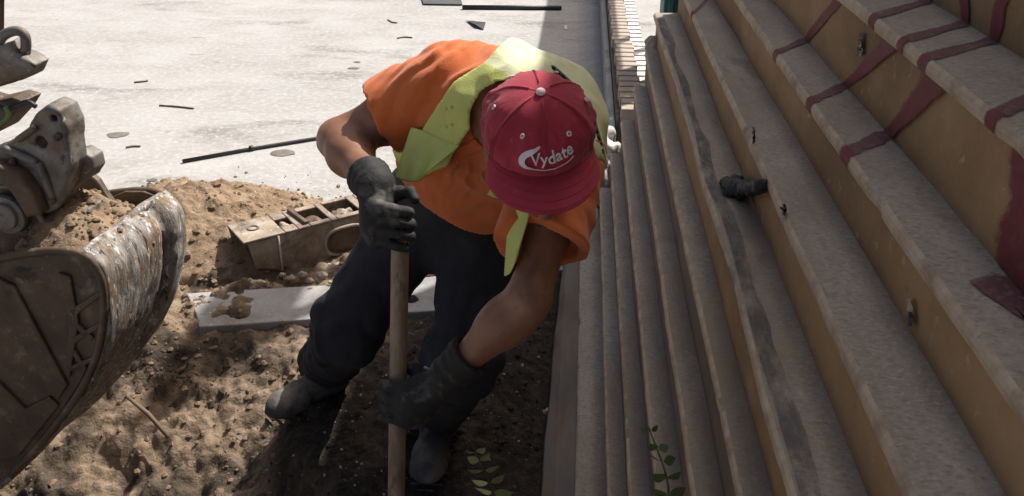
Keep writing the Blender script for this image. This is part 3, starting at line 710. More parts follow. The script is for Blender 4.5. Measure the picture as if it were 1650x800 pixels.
for (q0, q1, rr) in (((8, 240), (60, 262), .010), ((30, 225), (58, 205), .009), ((62, 262), (84, 318), .010)):
    tube('casting_ridge', spline([onp(*q0, .098), (onp(*q0, .094) + onp(*q1, .094)) / 2, onp(*q1, .098)], 5), rr, M['castst'], link, 8)
for q in ((20, 262), (92, 222), (84, 325)): tube('bolt', [onp(*q, .088), onp(*q, .105)], .010, M['rust'], link, 6)
tube('bolt', [onp(100, 272, .145), onp(100, 272, .18)], .013, M['castst'], link, 14)
casting('lower_link', [(-60, 268), (-10, 266), (28, 282), (52, 312), (66, 348), (40, 352), (10, 300), (-60, 302)], .06, .05, M['rust'], link, .008, .006, seed=9)
# dipper end behind the link, with its oily hose
dip = empty('dipper'); dip.parent = exc
prism('dipper_plate', [onp(*p, .22) for p in ((-120, 140), (-20, 168), (14, 160), (34, 166), (22, 186), (-4, 214), (-120, 240))], WV * .09, M['rust'], dip, .006)
tube('hose', spline([onp(*p, .2) for p in ((-30, 150), (5, 175), (25, 172), (44, 165), (58, 172))], 6), .007, M['black'], dip, 8)
tube('grease_line', spline([onp(*p, .19) for p in ((-20, 205), (0, 200), (14, 185), (8, 172))], 5), .006, M['green_tarp'], dip, 8)
# lifting hook above
hook = empty('lifting_hook'); hook.parent = exc
casting('hook_body', [(-50, 90), (0, 74), (10, 68), (24, 88), (44, 98), (56, 106), (46, 124), (22, 134), (0, 141), (-50, 155)], .20, .07, M['castst'], hook, .012, .006, seed=12)
tube('hook_ring', spline([onp(*p, .23) for p in ((-4, 92), (-2, 70), (8, 56), (26, 50), (39, 56), (42, 74), (38, 98))], 6), .0125, M['castst'], hook, 12)
tube('hydraulic_rod', [onp(-2, 60, .26), onp(-1, -140, .30)], .012, M['rust'], hook, 12)
# dipper arm and boom carrying it out of the frame
A0 = onp(-60, 200, .27); A1 = A0 + V3(-1.1, .1, 1.5); A2 = A1 + V3(-2.4, .2, -.5)
for nm, a, b, w in (('dipper_arm', A0, A1, .09), ('boom', A1, A2, .11)):
    t = nrm(b - a); s = WV; u = nrm(np.cross(t, s)); v = []
    for e in (a, b):
        for (p, q) in ((-1, -1), (1, -1), (1, 1), (-1, 1)): v.append(e + s * w * p * .8 + u * w * q)
    bevel(mesh_obj(nm, v, BOXF, M['rust'], exc), .01)

# ------------------------------------------------------------------ steel leg (box beam) beyond the slab
leg = thing('steel_outrigger_leg', 'dusty tan steel outrigger leg with an oval ring lying behind the slab', 'machine part')
LZ = .175
LA = at_z(400, 393, LZ); LB = at_z(590, 344, LZ); LBk = at_z(380, 354, LZ)
lx = nrm(LB - LA); lyv = nrm(LBk - LA); lyv = nrm(lyv - lx * np.dot(lyv, lx)); LW = .205; LL = 1.05
LP = lambda a, b, z: LA + lx * a + lyv * b + V3(0, 0, z - LZ)
L0 = .13
# front web, back web, end cap, top plate with openings (cells), weld bead
prism('front_plate', [LP(L0, 0, LZ), LP(LL, 0, LZ), LP(LL, 0, .0), (LP(L0 + .05, 0, .0)), LP(L0, 0, .03)], lyv * .014, M['dustst'], leg, .004)
prism('nose_plate', [LP(0, .003, LZ - .002), LP(L0 - .003, .003, LZ - .002), LP(L0 - .003, .003, .01), LP(.02, .003, .05)], lyv * .012, M['dustst'], leg, .004)
prism('back_plate', [LP(-.02, LW, LZ + .004), LP(LL, LW, LZ + .004), LP(LL, LW, 0), LP(0, LW, .03)], -lyv * .012, M['dustst'], leg, .004)
tube('weld_bead', [LP(L0 - .001, -.001, LZ), LP(L0 - .001, -.001, .012)], .0045, M['white'], leg, 8)
def strip(a0, a1, b0, b1, nm='top_plate', z=LZ):
    prism(nm, [LP(a0, b0, z), LP(a1, b0, z), LP(a1, b1, z), LP(a0, b1, z)], V3(0, 0, .010), M['dustst'], leg, .003)
strip(-.02, .16, 0, LW); strip(.163, .22, 0, .06); strip(.163, .22, .14, LW); strip(.223, .275, 0, LW); strip(.278, .37, 0, .03); strip(.278, .37, .17, LW); strip(.373, .40, 0, LW)
strip(.403, .52, 0, .03); strip(.403, .52, .18, LW); strip(.523, .56, 0, LW); strip(.563, LL, 0, LW)
prism('bottom_plate', [LP(.03, .014, .03), LP(LL, .014, .03), LP(LL, LW - .014, .03), LP(.03, LW - .014, .03)], V3(0, 0, .01), M['rust'], leg, .003)
for (a, b, r) in ((.06, .11, .022),):
    tube('hole_ring', [LP(a + r * math.cos(q), b + r * math.sin(q), LZ + .008) for q in np.linspace(0, 6.283, 24, endpoint=False)], .0065, M['dustst'] if r > .03 else M['rust'], leg, 8, closed=True)
for (a, b, r, mm) in ((.32, .10, .045, 'rust'), (.455, .10, .05, 'dustst'), (.19, .10, .03, 'dustst'), (.40, .10, .05, 'black')):
    c = LP(a, b, LZ - .035); o = sdf_obj('inner_part', lump_fn(c, (r, r, .035), .012, 26, a * 50), c - .08, c + .08, .007, M[mm], leg)
prism('cross_rib', [LP(.255, .02, LZ - .05), LP(.275, .02, LZ - .05), LP(.262, .19, LZ - .05), LP(.242, .19, LZ - .05)], V3(0, 0, .075), M['rust'], leg, .004)
oc = (.43, .075)
def oval(s, z=-.004): return [LP(oc[0] + .10 * s * math.copysign(abs(math.cos(q)) ** .7, math.cos(q)), z, oc[1] + .064 * s * math.copysign(abs(math.sin(q)) ** .8, math.sin(q))) for q in np.linspace(0, 6.283, 36, endpoint=False)]
tube('oval_ring', oval(1), .0085, M['dustst'], leg, 8, closed=True)
prism('oval_plate', oval(.93, -.0015), -lyv * .004, M['rust'], leg, .001)
# broken steel piece seen between the man's boots
fp = at_z(720, 432, .02)
foot = thing('bent_steel_plate', 'dark bent steel plate lying at the end of the concrete slab', 'steel plate')
prism('plate', [fp + V3(-.16, .02, 0), fp + V3(.12, .05, 0), fp + V3(.15, .19, 0), fp + V3(-.13, .17, 0)], V3(0, 0, .05), M['rust'], foot, .006)
prism('flange', [fp + V3(-.10, .06, .052), fp + V3(-.03, .06, .052), fp + V3(-.03, .16, .052), fp + V3(-.10, .16, .052)], V3(0, 0, .05), M['dustst'], foot, .006)
tube('rod', [fp + V3(-.2, -.05, -.0), fp + V3(.16, -.045, .0)], .008, M['black'], foot, 8)

# ------------------------------------------------------------------ small things and dark shadow shapes on the pavement
rod = tube('metal_rod', [at_z(294, 260, .012), at_z(405, 240, .012), at_z(523, 221, .012), at_z(600, 208, .012)], .010, M['black'])
props(rod, 'thin black metal rod lying on the pale concrete', 'rod')
cl = tube('rod_clip', [at_z(402, 240, .014), at_z(408, 239, .014)], .017, M['black'], None, 10); cl.parent = rod
shd = prism('dark_board', [at_z(682, 8, .006), at_z(745, 9, .006), at_z(738, -22, .006), at_z(672, -22, .006)], V3(0, 0, .012), M['dark_board'], None, .003)  # thin dark sheet in place of a cast shadow
props(shd, 'flat dark grey board lying far across the pavement', 'board')
shadow_line = tube('long_dark_pole', [at_z(745, 12, .02), at_z(905, 13, .02)], .022, M['black'])  # dark round streak in place of a narrow cast shadow
props(shadow_line, 'long dark pole lying on the far pavement near the shaded strip', 'pole')
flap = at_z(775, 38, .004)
fl = mesh_obj('plastic_scrap', [at_z(750, 33, .008), at_z(783, 36, .02), at_z(779, 48, .008), at_z(766, 40, .03)], [(0, 3, 1), (0, 2, 3), (3, 2, 1)], M['rag']); props(fl, 'pointed dark scrap of plastic on the far pavement', 'scrap')  # dark wedge in place of a triangular cast shadow
TW = [((216, 133), (236, 131), (237, 130)), ((257, 170), (285, 172), (312, 175)), ((133, 235), (142, 240), (152, 243)), ((625, 32), (632, 36), (640, 37)), ((203, 238), (214, 236), (226, 236)), ((640, 62), (652, 60), (664, 61))]
TWL = ['short dark twig alone on the pavement above the long bent twig', 'longest bent twig on the pavement left of the worker', 'twig nearest to the excavator link on the pavement', 'dark twig on the pavement beyond the worker', 'thin straw beside the long black rod', 'twig just behind the bent shoulder of the worker']
for tw, lb in zip(TW, TWL):
    o = tube('twig', spline([at_z(a, b, .006) for a, b in tw], 4), .006, M['wood'], None, 6); props(o, lb, 'twig', 'twigs on the pavement')
for (px, py, r, lb) in ((190, 217, .045, 'largest dark stain of dried mud on the pavement'), (245, 290, .02, 'small dark blot of mud near the soil heap'), (570, 110, .03, 'dark blot of mud on the pavement behind the shoulder'), (575, 100, .018, 'smaller dark blot of mud on the pavement behind the shoulder'), (455, 246, .05, 'flat brown mud patch beside the black rod'), (1008, 60, 0, '')):
    if not r: continue
    c = at_z(px, py, .003); m_ = 14
    v = [c + V3(r * math.cos(a) * (1.3 + .5 * random.random()), r * math.sin(a) * (.8 + .5 * random.random()), 0) for a in np.linspace(0, 6.283, m_, endpoint=False)] + [c + V3(0, 0, .006)]
    o = mesh_obj('mud_splat', v, [(i, (i + 1) % m_, m_) for i in range(m_)], M['mud'], smooth=True); props(o, lb, 'mud', 'mud splats')
pp = prism('paper_scrap', [at_z(909, 41, .004), at_z(914, 41, .004), at_z(914, 48, .004), at_z(909, 48, .004)], V3(0, 0, .003), M['white'], None, .001); props(pp, 'tiny white paper scrap on the shaded strip of pavement', 'paper')

# stick on the slope
stk = tube('wooden_stick', [at_z(204, 642, -.05) + V3(0, 0, .01), at_z(240, 672, -.08) + V3(0, 0, .012), at_z(272, 708, -.13) + V3(0, 0, .01)], [.006, .008, .007], M['wood'], None, 8)
for v_ in stk.data.vertices: v_.co.z = max(v_.co.z, float(terrain_z(np.array(v_.co.x), np.array(v_.co.y))) + (v_.co.z + .09) * .05 + .012)
props(stk, 'thin dark stick lying on the tan dug slope', 'stick')

# black rag hanging over a stair edge
def rag_fn(p):
    a = at_z(1184, 301, NZ[6] + .012); b = at_z(1178, 312, NZ[6] + .006); c0 = ray(1212, 305); c = CAMP + c0 * ((NX[7] - .012) / c0[0]); d0 = ray(1229, 299); d = CAMP + d0 * ((NX[7] - .006) / d0[0])
    s = ell(p, a, (.032, .058, .020)); s = smin(s, cap(p, a, c, .022, .014), .02); s = smin(s, cap(p, c, d, .013, .017), .012); s = smin(s, cap(p, b, b + V3(-.02, -.02, -.03), .010, .006), .012)
    return s + .005 * fbm(p[:, 0], p[:, 1], p[:, 2], 3, 55)
rc = at_z(1195, 300, NZ[6]); rg = sdf_obj('black_rag', rag_fn, rc - V3(.13, .42, .08), rc + V3(.14, .18, .13), .0045, M['rag']); props(rg, 'crumpled black rag lying across the edge of a stair tread', 'rag')

# plants with paired round leaves
def plant(name, root, tip, pairs, size, bend, mleaf, label):
    t = thing(name, label, 'plant')
    root, tip = np.asarray(root), np.asarray(tip); mid = (root + tip) / 2 + np.asarray(bend)
    path = spline([root, mid, tip], 10); tube('stem', path, list(np.linspace(.0032, .0014, len(path))), M['stem'], t, 6)
    for i in range(pairs):
        q = i / (pairs - 1); k = int((.18 + .80 * q) * (len(path) - 1)); p = path[k]; ax = nrm(path[min(k + 1, len(path) - 1)] - path[max(k - 1, 0)])
        sz = size * (1.0 - .62 * q)
        for sgn in (-1, 1):
            side = nrm(RIGHT * sgn + UP * .25 * rng.normal() - FWD * .35 * rng.normal() + ax * (.25 + .5 * q)); nn = nrm(np.cross(side, ax) * sgn + .3 * rng.normal(size=3)); ww = nrm(np.cross(nn, side))
            v = []; f = []; m_ = 9
            for a in range(m_):
                u = a / (m_ - 1); wd = .48 * math.sin(math.pi * u ** .8) * sz; c = p + side * (sz * u * 1.05 + .003) + nn * sz * (.22 * u * (1 - u) - .10 * u)
                v += [c - ww * wd + nn * .12 * wd, c - nn * .02 * sz, c + ww * wd + nn * .12 * wd]
                if a: b = 3 * (a - 1); f += [(b, b + 1, b + 4, b + 3), (b + 1, b + 2, b + 5, b + 4)]
            mesh_obj('leaf', v, f, mleaf, t, smooth=True)
plant('leafy_sprig', at_z(818, 870, .02), at(764, 722, 2.05), 8, .062, (0.0, .01, .01), M['leaf'], 'pale green sprig with paired leaves growing from the dark earth')
plant('leafy_shoot', at(1070, 870, 1.62), at(1045, 688, 1.55), 7, .038, (.02, 0, 0), M['leaf2'], 'dark green shoot with round leaves in front of the lower stairs')

# ------------------------------------------------------------------ the worker
man = thing('person', 'bent worker in orange shirt, yellow vest and maroon cap gripping a digging bar', 'person')
f32 = lambda a: np.asarray(a, np.float32)
PEL = at(722, 345, 2.40); WST = at(738, 300, 2.22); CHE = at(765, 215, 2.00); NKB = at(812, 190, 1.80); HEAD = at(866, 232, 1.585)
SHL = at(706, 150, 1.88); SHR = at(910, 264, 1.80)
ELL = at(546, 226, 1.96); WRL = at(604, 298, 1.76); HNL = at(634, 334, 1.73)
ELR = at(852, 482, 1.65); WRR = at(728, 600, 1.74); HNR = at(655, 640, 1.79)
HPL = at(668, 352, 2.40); HPR = at(782, 368, 2.34)
def pt(lat, y, z):            # lateral offset from the camera axis, distance and height
    d = y * ct + (EYE - z) * st; return CAMP + FWD * d + RIGHT * lat + UP * ((z - (CAMP + FWD * d)[2]) / ct)
KNL = pt(-.455, 2.12, .52); ANL = at_z(530, 578, .20); TOL = at_z(474, 634, .13)
KNR = pt(-.13, 1.93, .54); ANR = at_z(704, 654, .20); TOR = at_z(690, 745, .13)
# head axes (towards the camera, up and to the right in the cap's own frame)
cdir = nrm(CAMP - HEAD); iup = nrm(UP - cdir * np.dot(UP, cdir)); irt = np.cross(iup, cdir); irt = irt if np.dot(irt, RIGHT) > 0 else -irt
al = math.radians(41)
HU = nrm(math.cos(al) * cdir + math.sin(al) * (iup * math.cos(.07) + irt * math.sin(.07)))
HF = math.sin(al) * cdir - math.cos(al) * iup + .14 * irt; HF = nrm(HF - HU * np.dot(HF, HU)); HR = np.cross(HF, HU); HR = HR if np.dot(HR, irt) > 0 else -HR
HAX = np.stack([HR, HF, HU])
SKC = HEAD - HU * .012 - HF * .004                                        # skull centre
def head_sdf(p):
    q = (p - f32(SKC)) @ f32(HAX).T
    d = ell(q, (0, -.005, .02), (.077, .094, .088)); d = smin(d, ell(q, (0, .03, -.055), (.058, .062, .07)), .04)      # skull, jaw
    d = smin(d, cap(q, V3(0, .092, -.005), V3(0, .118, -.04), .010, .014), .012)                                       # nose
    for s in (-1, 1):
        d = np.maximum(d, -ell(q, (s * .032, .106, .0), (.017, .014, .011)))                                           # eye sockets
        d = smin(d, ell(q, (s * .032, .092, .0), (.013, .013, .012)), .004)
        ear = np.maximum(ell(q, (s * .083, -.008, -.012), (.013, .022, .034)), -ell(q, (s * .096, -.004, -.012), (.009, .013, .022))); d = smin(d, ear, .006)
    d = np.maximum(d, -(cap(q, V3(-.022, .098, -.068), V3(.022, .098, -.068), .004, .004)))                            # mouth
    d = smin(d, cap(q, V3(-.018, .09, -.075), V3(.018, .09, -.075), .008, .008), .006)
    return d
def arm_sdf(p, S, E, W, k=1.0):
    d = cap(p, S, S + (E - S) * .45, .054 * k, .052 * k); d = smin(d, cap(p, S + (E - S) * .4, E, .052 * k, .041 * k), .03)
    d = smin(d, cap(p, E, E + (W - E) * .35, .041 * k, .045 * k), .03); d = smin(d, cap(p, E + (W - E) * .3, W, .044 * k, .029 * k), .03)
    u = nrm(E - S); v_ = nrm(W - E); side = nrm(np.cross(u, v_)); out = nrm(u - v_)
    d = smin(d, ell(p, S + (E - S) * .55 - out * .012, (.040, .040, .045)), .03); d = smin(d, cap(p, E + out * .018, E + out * .020 + u * .01, .022, .018), .02)
    d = smin(d, cap(p, E + side * .014 + v_ * .03, E + side * .008 + v_ * .12, .034, .022), .02)
    return d + .0018 * fbm(p[:, 0], p[:, 1], p[:, 2], 3, 22)
BX = nrm(SHR - SHL); BA = nrm(NKB - PEL); BF = nrm(np.cross(BA, BX)); BF = BF if np.dot(BF, FWD) < 0 else -BF
BX = nrm(BX - BA * np.dot(BX, BA)); BF = nrm(np.cross(BX, BA)); BF = BF if (np.dot(BF, V3(0, 0, -1)) > 0) else -BF
TAX = np.stack([BX, BF, BA])
SHM = (SHL + SHR) / 2
def torso_sdf(p, g=0.0):
    d = ell(p, CHE - BF * .0 + BA * .0, (.170 + g, .118 + g, .20 + g), TAX)
    d = smin(d, ell(p, WST, (.155 + g, .112 + g, .17 + g), TAX), .08)
    d = smin(d, cap(p, SHL + (SHM - SHL) * .15, SHR + (SHM - SHR) * .15, .068 + g, .068 + g), .08)
    d = smin(d, ell(p, SHM - BF * .055 - BA * .045, (.17 + g, .095 + g, .13 + g), TAX), .06)
    d = smin(d, ell(p, at(886, 184, 1.92), (.085 + g, .085 + g, .085 + g)), .07)
    return d
def body_fn(p):
    d = torso_sdf(p, -.018); d = smin(d, cap(p, NKB, HEAD - HF * .02 - HU * .04, .060, .052), .05); d = smin(d, head_sdf(p), .02)
    d = smin(d, arm_sdf(p, SHL, ELL, WRL), .03); d = smin(d, arm_sdf(p, SHR, ELR, WRR, .90), .03)
    d = smin(d, ell(p, PEL, (.14, .11, .10), TAX), .06)
    for H, K, A in ((HPL, KNL, ANL), (HPR, KNR, ANR)):
        d = smin(d, cap(p, H, K, .070, .050), .04); d = smin(d, cap(p, K, A, .050, .034), .03)
    d = smin(d, cap(p, WRL, WRL + (HNL - WRL) * .3, .026, .022), .02); d = smin(d, cap(p, WRR, WRR + (HNR - WRR) * .3, .026, .022), .02)
    return d
ALLJ = np.array([PEL, WST, CHE, NKB, HEAD, SHL, SHR, ELL, WRL, ELR, WRR, HPL, HPR, KNL, KNR, ANL, ANR])
sdf_obj('body', body_fn, ALLJ.min(0) - .14, ALLJ.max(0) + .17, .0085, M['skin'], man)
# hair at the temples and nape under the cap
def hair_fn(p):
    q = (p - f32(SKC)) @ f32(HAX).T
    d = ell(q, (0, -.008, .018), (.083, .098, .086)); d = np.maximum(d, q[:, 1] - .045); d = np.maximum(d, q[:, 2] - .05); d = np.maximum(d, -.055 - q[:, 2])
    return d + .002 * fbm(q[:, 0] * 3, q[:, 1] * 3, q[:, 2], 2, 60)
sdf_obj('hair', hair_fn, SKC - .13, SKC + .13, .006, M['hair'], man)

# shirt: torso and two short sleeves with gathered folds
SLL = SHL + (ELL - SHL) * .50; SLR = SHR + (ELR - SHR) * .62
def shirt_fn(p):
    d = torso_sdf(p, .004)
    uL = nrm(ELL - SHL); uR = nrm(ELR - SHR)
    sl = cap(p, SHL, SHL + uL * .19, .073, .086); sr = cap(p, SHR, SHR + uR * .22, .076, .092)
    tL = (p - f32(SHL)) @ f32(uL); tR = (p - f32(SHR)) @ f32(uR)
    eL = np.linalg.norm(SLL - SHL) + .006 * fbm(p[:, 0], p[:, 1], p[:, 2], 2, 30); eR = np.linalg.norm(SLR - SHR)
    sl = np.maximum(sl, tL - eL); sr = np.maximum(sr, tR - eR)
    # hollow sleeve mouths
    sl = np.maximum(sl, -np.maximum(cap(p, SHL, ELL, .062, .062), (eL - .025) - tL)); sr = np.maximum(sr, -np.maximum(cap(p, SHR, ELR, .064, .066), (eR - .025) - tR))
    d = smin(smin(d, sl, .045), sr, .045)
    # folds: ridges fanning from the armpit across the raised shoulder, and soft waves elsewhere
    q = (p - f32(SHL)); a = q @ f32(BX); b = q @ f32(BA); c = q @ f32(BF)
    ph = (a * 135 + c * 30 + b * 18 + 7 * fbm(p[:, 0], p[:, 1], p[:, 2] + 3, 2, 7))
    wL = np.exp(-((a - .06) ** 2 + b ** 2 * .7 + (c - .01) ** 2) / .017)
    d = d - .017 * wL * ((1 - np.abs(np.sin(ph * .5))) ** 1.5 - .35) + .003 * wL * np.sin(ph * 1.9 + 1.3)
    q = (p - f32(SHR)); a2 = q @ f32(BX); c2 = q @ f32(uR)
    wR = np.exp(-(q * q).sum(1) / .02)
    d = d + .007 * wR * np.sin(c2 * 70 + a2 * 40 + 6 * fbm(p[:, 0], p[:, 1], p[:, 2], 2, 8))
    d = d + .0085 * fbm(p[:, 0], p[:, 1], p[:, 2] * .6, 3, 9) - .005 * np.abs(fbm(p[:, 0], p[:, 1], p[:, 2] + 7, 2, 12))
    # neck opening and hem
    d = np.maximum(d, -cap(p, NKB + BA * .01, HEAD, .074, .074))
    hem = (p - f32(PEL)) @ f32(BA)
    d = np.maximum(d, .205 + .35 * np.maximum((p - f32(PEL)) @ f32(BF), -.1) - hem + .012 * fbm(p[:, 0], p[:, 1], p[:, 2], 2, 10))
    return d
AJ = np.array([PEL, WST, CHE, NKB, SHL, SHR, SLL, SLR])
sdf_obj('shirt', shirt_fn, AJ.min(0) - .17, AJ.max(0) + .17, .0055, M['orange'], man)

# vest: thin layer over the shirt, back panel plus two front straps
def vest_masks(p):
    q = p - f32(SHM); u = q @ f32(BX); n_ = q @ f32(BF); w = q @ f32(BA)
    back = np.abs(u - .058) - (.152 - .35 * np.clip(-w - .05, 0, .12))
    cl_ = -.108 + .16 * np.clip(-w - .02, 0, .3)
    strap = np.minimum(np.abs(u + .080 + .32 * np.clip(-w - .08, 0, .2)) - .040, np.maximum(np.abs(u - .105) - .045, -.10 - w))
    t = sstep(-.05, .03, n_)
    return back * (1 - t) + strap * t, u, n_, w
def vest_fn(p):
    base = torso_sdf(p, .004) + .0055 * fbm(p[:, 0], p[:, 1], p[:, 2] * .6, 3, 9)
    m_, u, n_, w = vest_masks(p)
    d = np.abs(base - .0175 + .004 * fbm(p[:, 0], p[:, 1], p[:, 2] + 5, 3, 12) + .007 * (np.abs(fbm(p[:, 0], p[:, 1], p[:, 2] + 2, 2, 10)) - .25)) - .0042
    d = np.maximum(d, m_ * .8); d = np.maximum(d, -(w + .26)); d = np.maximum(d, -cap(p, NKB + BA * .01, HEAD, .078, .080))
    return d
M['reflect'] = mat('pale_vest_shoulder', [(.72, .75, .42), (.80, .82, .55)], 14, .8, .5, 240, bdist=.003)  # paler yellow: sun glare painted onto the vest's back and shoulders
vest = sdf_obj('vest', vest_fn, AJ.min(0) - .17, AJ.max(0) + .17, .0055, M['hiviz'], man)

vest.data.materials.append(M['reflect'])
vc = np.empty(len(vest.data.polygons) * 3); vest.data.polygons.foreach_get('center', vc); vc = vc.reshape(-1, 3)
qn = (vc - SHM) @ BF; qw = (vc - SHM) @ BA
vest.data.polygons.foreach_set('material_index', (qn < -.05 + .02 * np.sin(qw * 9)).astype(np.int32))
# hanging front flap of the vest, with deep vertical folds
def flap(name, top, bot, nU=26, nW=22, amp=.009, fr=3.2, bulge=V3(0, 0, 0)):
    top = spline(top, 8); bot = spline(bot, 8); v = []; f = []
    T = lambda L, t: L[min(int(t * (len(L) - 1)), len(L) - 1)] * (1 - (t * (len(L) - 1)) % 1) + L[min(int(t * (len(L) - 1)) + 1, len(L) - 1)] * ((t * (len(L) - 1)) % 1)
    for i in range(nU):
        for j in range(nW):
            t, s_ = i / (nU - 1), j / (nW - 1); p = T(top, t) * (1 - s_) + T(bot, t) * s_
            v.append(p - FWD * (amp * s_ * math.sin(t * fr * 6.283 + .8 * math.sin(s_ * 3))) + bulge * math.sin(math.pi * s_))
    for i in range(nU - 1):
        for j in range(nW - 1): a_ = i * nW + j; f.append((a_, a_ + nW, a_ + nW + 1, a_ + 1))
    o = mesh_obj(name, v, f, M['hiviz'], vest, smooth=True); m_ = o.modifiers.new('solid', 'SOLIDIFY'); m_.thickness = .004
    o.modifiers.new('sub', 'SUBSURF').render_levels = 1
    return o
def hit(px, py, fn, d0, d1):
    ds = np.linspace(d0, d1, 160); r = ray(px, py); P = f32(CAMP + ds[:, None] * r); q = fn(P); i = int(np.argmax(q < 0)) if (q < 0).any() else int(np.argmin(q)); return CAMP + r * ds[i]
top_fn = lambda p: torso_sdf(p, .024)
hp_ = lambda x, y, o=0.0: hit(x, y, top_fn, 1.5, 2.3) - FWD * o
flap('front_flap', [hp_(664, 206, .006), hp_(690, 214, .004), hp_(716, 226, .004), hp_(742, 236, .002)], [hp_(664, 206) + at(638, 288, 1.8) - at(664, 206, 1.8), hp_(690, 214) + at(656, 294, 1.8) - at(690, 214, 1.8), hp_(716, 226) + at(676, 292, 1.8) - at(716, 226, 1.8), hp_(742, 236, .01) + at(694, 276, 1.8) - at(742, 236, 1.8)], amp=.007, fr=2.4)
flap('front_flap', [at(822, 330, 1.70), at(838, 338, 1.655), at(856, 342, 1.64)], [at(815, 446, 1.72), at(824, 440, 1.67), at(832, 420, 1.645)], amp=.006, fr=1.3)
# ---- trousers
def trou_fn(p):
    d = ell(p, PEL + BA * .02, (.168, .130, .125), TAX); d = smin(d, ell(p, PEL + BA * .14, (.150, .112, .14), TAX), .05)
    for H, K, A, sg in ((HPL, KNL, ANL, 1), (HPR, KNR, ANR, -1)):
        d = smin(d, cap(p, H, K, .110, .088), .05); d = smin(d, cap(p, K, A + (A - K) * .18, .086, .088), .04)
        ax = nrm(A - K); t = (p - f32(K)) @ f32(ax); L_ = np.linalg.norm(A - K)
        pc = p - f32(ax) * (t * .72)[:, None]; d = d - .014 * np.exp(-np.maximum(np.linalg.norm(p - f32((K + A) / 2), axis=1) - .28, 0) * 12) * (np.abs(fbm(pc[:, 0], pc[:, 1], pc[:, 2] + sg, 2, 13)) - .3)
        d = d + .004 * np.exp(-((t - L_ * .92) / .07) ** 2) * np.sin(t * 95 + 5 * fbm(p[:, 0], p[:, 1], p[:, 2], 2, 9))
        d = d + .005 * np.exp(-(t / .07) ** 2) * np.sin(t * 80 + 5 * fbm(p[:, 0], p[:, 1], p[:, 2], 2, 8)) * np.exp(-np.maximum(np.linalg.norm(p - f32(K), axis=1) - .1, 0) * 20)
        far = np.linalg.norm(p - f32(A), axis=1) < .2
        d = np.where(far, np.maximum(d, t - L_ - .070 - .008 * fbm(p[:, 0], p[:, 1], p[:, 2], 2, 14)), d)
    d = d + .009 * fbm(p[:, 0], p[:, 1], p[:, 2] * .7, 3, 9) - .006 * np.abs(fbm(p[:, 0], p[:, 1], p[:, 2] * .8 + 4, 2, 11))
    top = (p - f32(PEL)) @ f32(BA)
    return np.maximum(d, top - .235 - .35 * np.maximum((p - f32(PEL)) @ f32(BF), -.1))
LJ = np.array([PEL, HPL, HPR, KNL, KNR, ANL, ANR])
sdf_obj('trousers', trou_fn, LJ.min(0) - .15, LJ.max(0) + .20, .0075, M['denim'], man)

# ---- boots
def boot(an, toe):
    g = float(terrain_z(np.array(toe[0]), np.array(toe[1])))
    b = empty('boot'); b.parent = man
    d_ = toe - an; d_[2] = 0; d_ = nrm(d_); sd = np.cross(V3(0, 0, 1), d_); bc = an + d_ * .08; z0 = float(np.clip(terrain_z(np.array(bc[0]), np.array(bc[1])), .02, .11)) - .004
    O = V3(an[0], an[1], z0) - d_ * .045
    ax = np.stack([d_, sd, V3(0, 0, 1)])
    def upper(p):
        q = (p - f32(O)) @ f32(ax).T
        d = cap(q, V3(.04, 0, .055), V3(.16, 0, .045), .048, .046); d = smin(d, ell(q, (.215, 0, .04), (.062, .048, .042)), .03); d = smin(d, cap(q, V3(.045, 0, .06), V3(.045, 0, .17), .050, .054), .03)
        d = smin(d, cap(q, V3(.09, 0, .09), V3(.15, 0, .065), .026, .024), .02)
        d = np.maximum(d, .020 - q[:, 2]); d = np.maximum(d, q[:, 2] - .175)
        d = d - .0045 * sstep(.160, .168, q[:, 0] + .25 * np.abs(q[:, 1])) - .004 * np.exp(-((q[:, 2] - .165) / .010) ** 2) - .0025 * np.exp(-((q[:, 2] - .03) / .005) ** 2)
        return d + .0015 * fbm(q[:, 0], q[:, 1], q[:, 2], 3, 40)
    def sole(p):
        q = (p - f32(O)) @ f32(ax).T
        xy = smin(np.linalg.norm(q[:, :2] - f32((.045, 0)), axis=1) - .050, np.minimum(np.abs(q[:, 1]) - .048 + np.maximum(np.abs(q[:, 0] - .13) - .085, 0), np.linalg.norm((q[:, :2] - f32((.215, 0))) / f32((1.35, 1)), axis=1) - .051), .03)
        xy = xy - .004; d = np.maximum(xy, np.abs(q[:, 2] - .014) - .017); return np.maximum(d, -np.where(np.sin(q[:, 0] * 250) > .3, .006 - q[:, 2] * 1 - 0, -1) * .5)
    sdf_obj('upper', upper, O - .11 + V3(-.2, -.2, .05), O + V3(.33, .33, .22), .0055, M['boot'], b); sdf_obj('sole', sole, O + V3(-.31, -.31, -.03), O + V3(.33, .33, .06), .0055, M['sole'], b)
    up = lambda a, c, z: O + d_ * a + sd * c + V3(0, 0, z)
    for k in range(4):
        a = .085 + .020 * k; z = .122 - .014 * k
        tube('lace', spline([up(a, -.030, z - .012), up(a + .006, 0, z + .002), up(a, .030, z - .012)], 4), .0036, M['nosing'], b, 6)
boot(ANL.copy(), TOL.copy()); boot(ANR.copy(), TOR.copy())

# ---- digging bar
BT = at(646, 325, 1.725); BB = at(641, 642, 1.80); BD = nrm(BB - BT)
BOT = BT + BD * ((BT[2] + .33) / -BD[2]); TOPB = BT + BD * .012
bar = thing('digging_bar', 'long round worn steel bar held upright in both gloved hands', 'bar')
L_ = np.linalg.norm(BOT - TOPB)
tube('shaft', [TOPB + BD * L_ * t for t in np.linspace(0, .93, 30)], .0175, M['bar'], bar, 20)
tube('chisel_tip', [TOPB + BD * L_ * .929, TOPB + BD * L_ * .95, TOPB + BD * L_], [.0178, .019, .006], M['castst'], bar, 16)

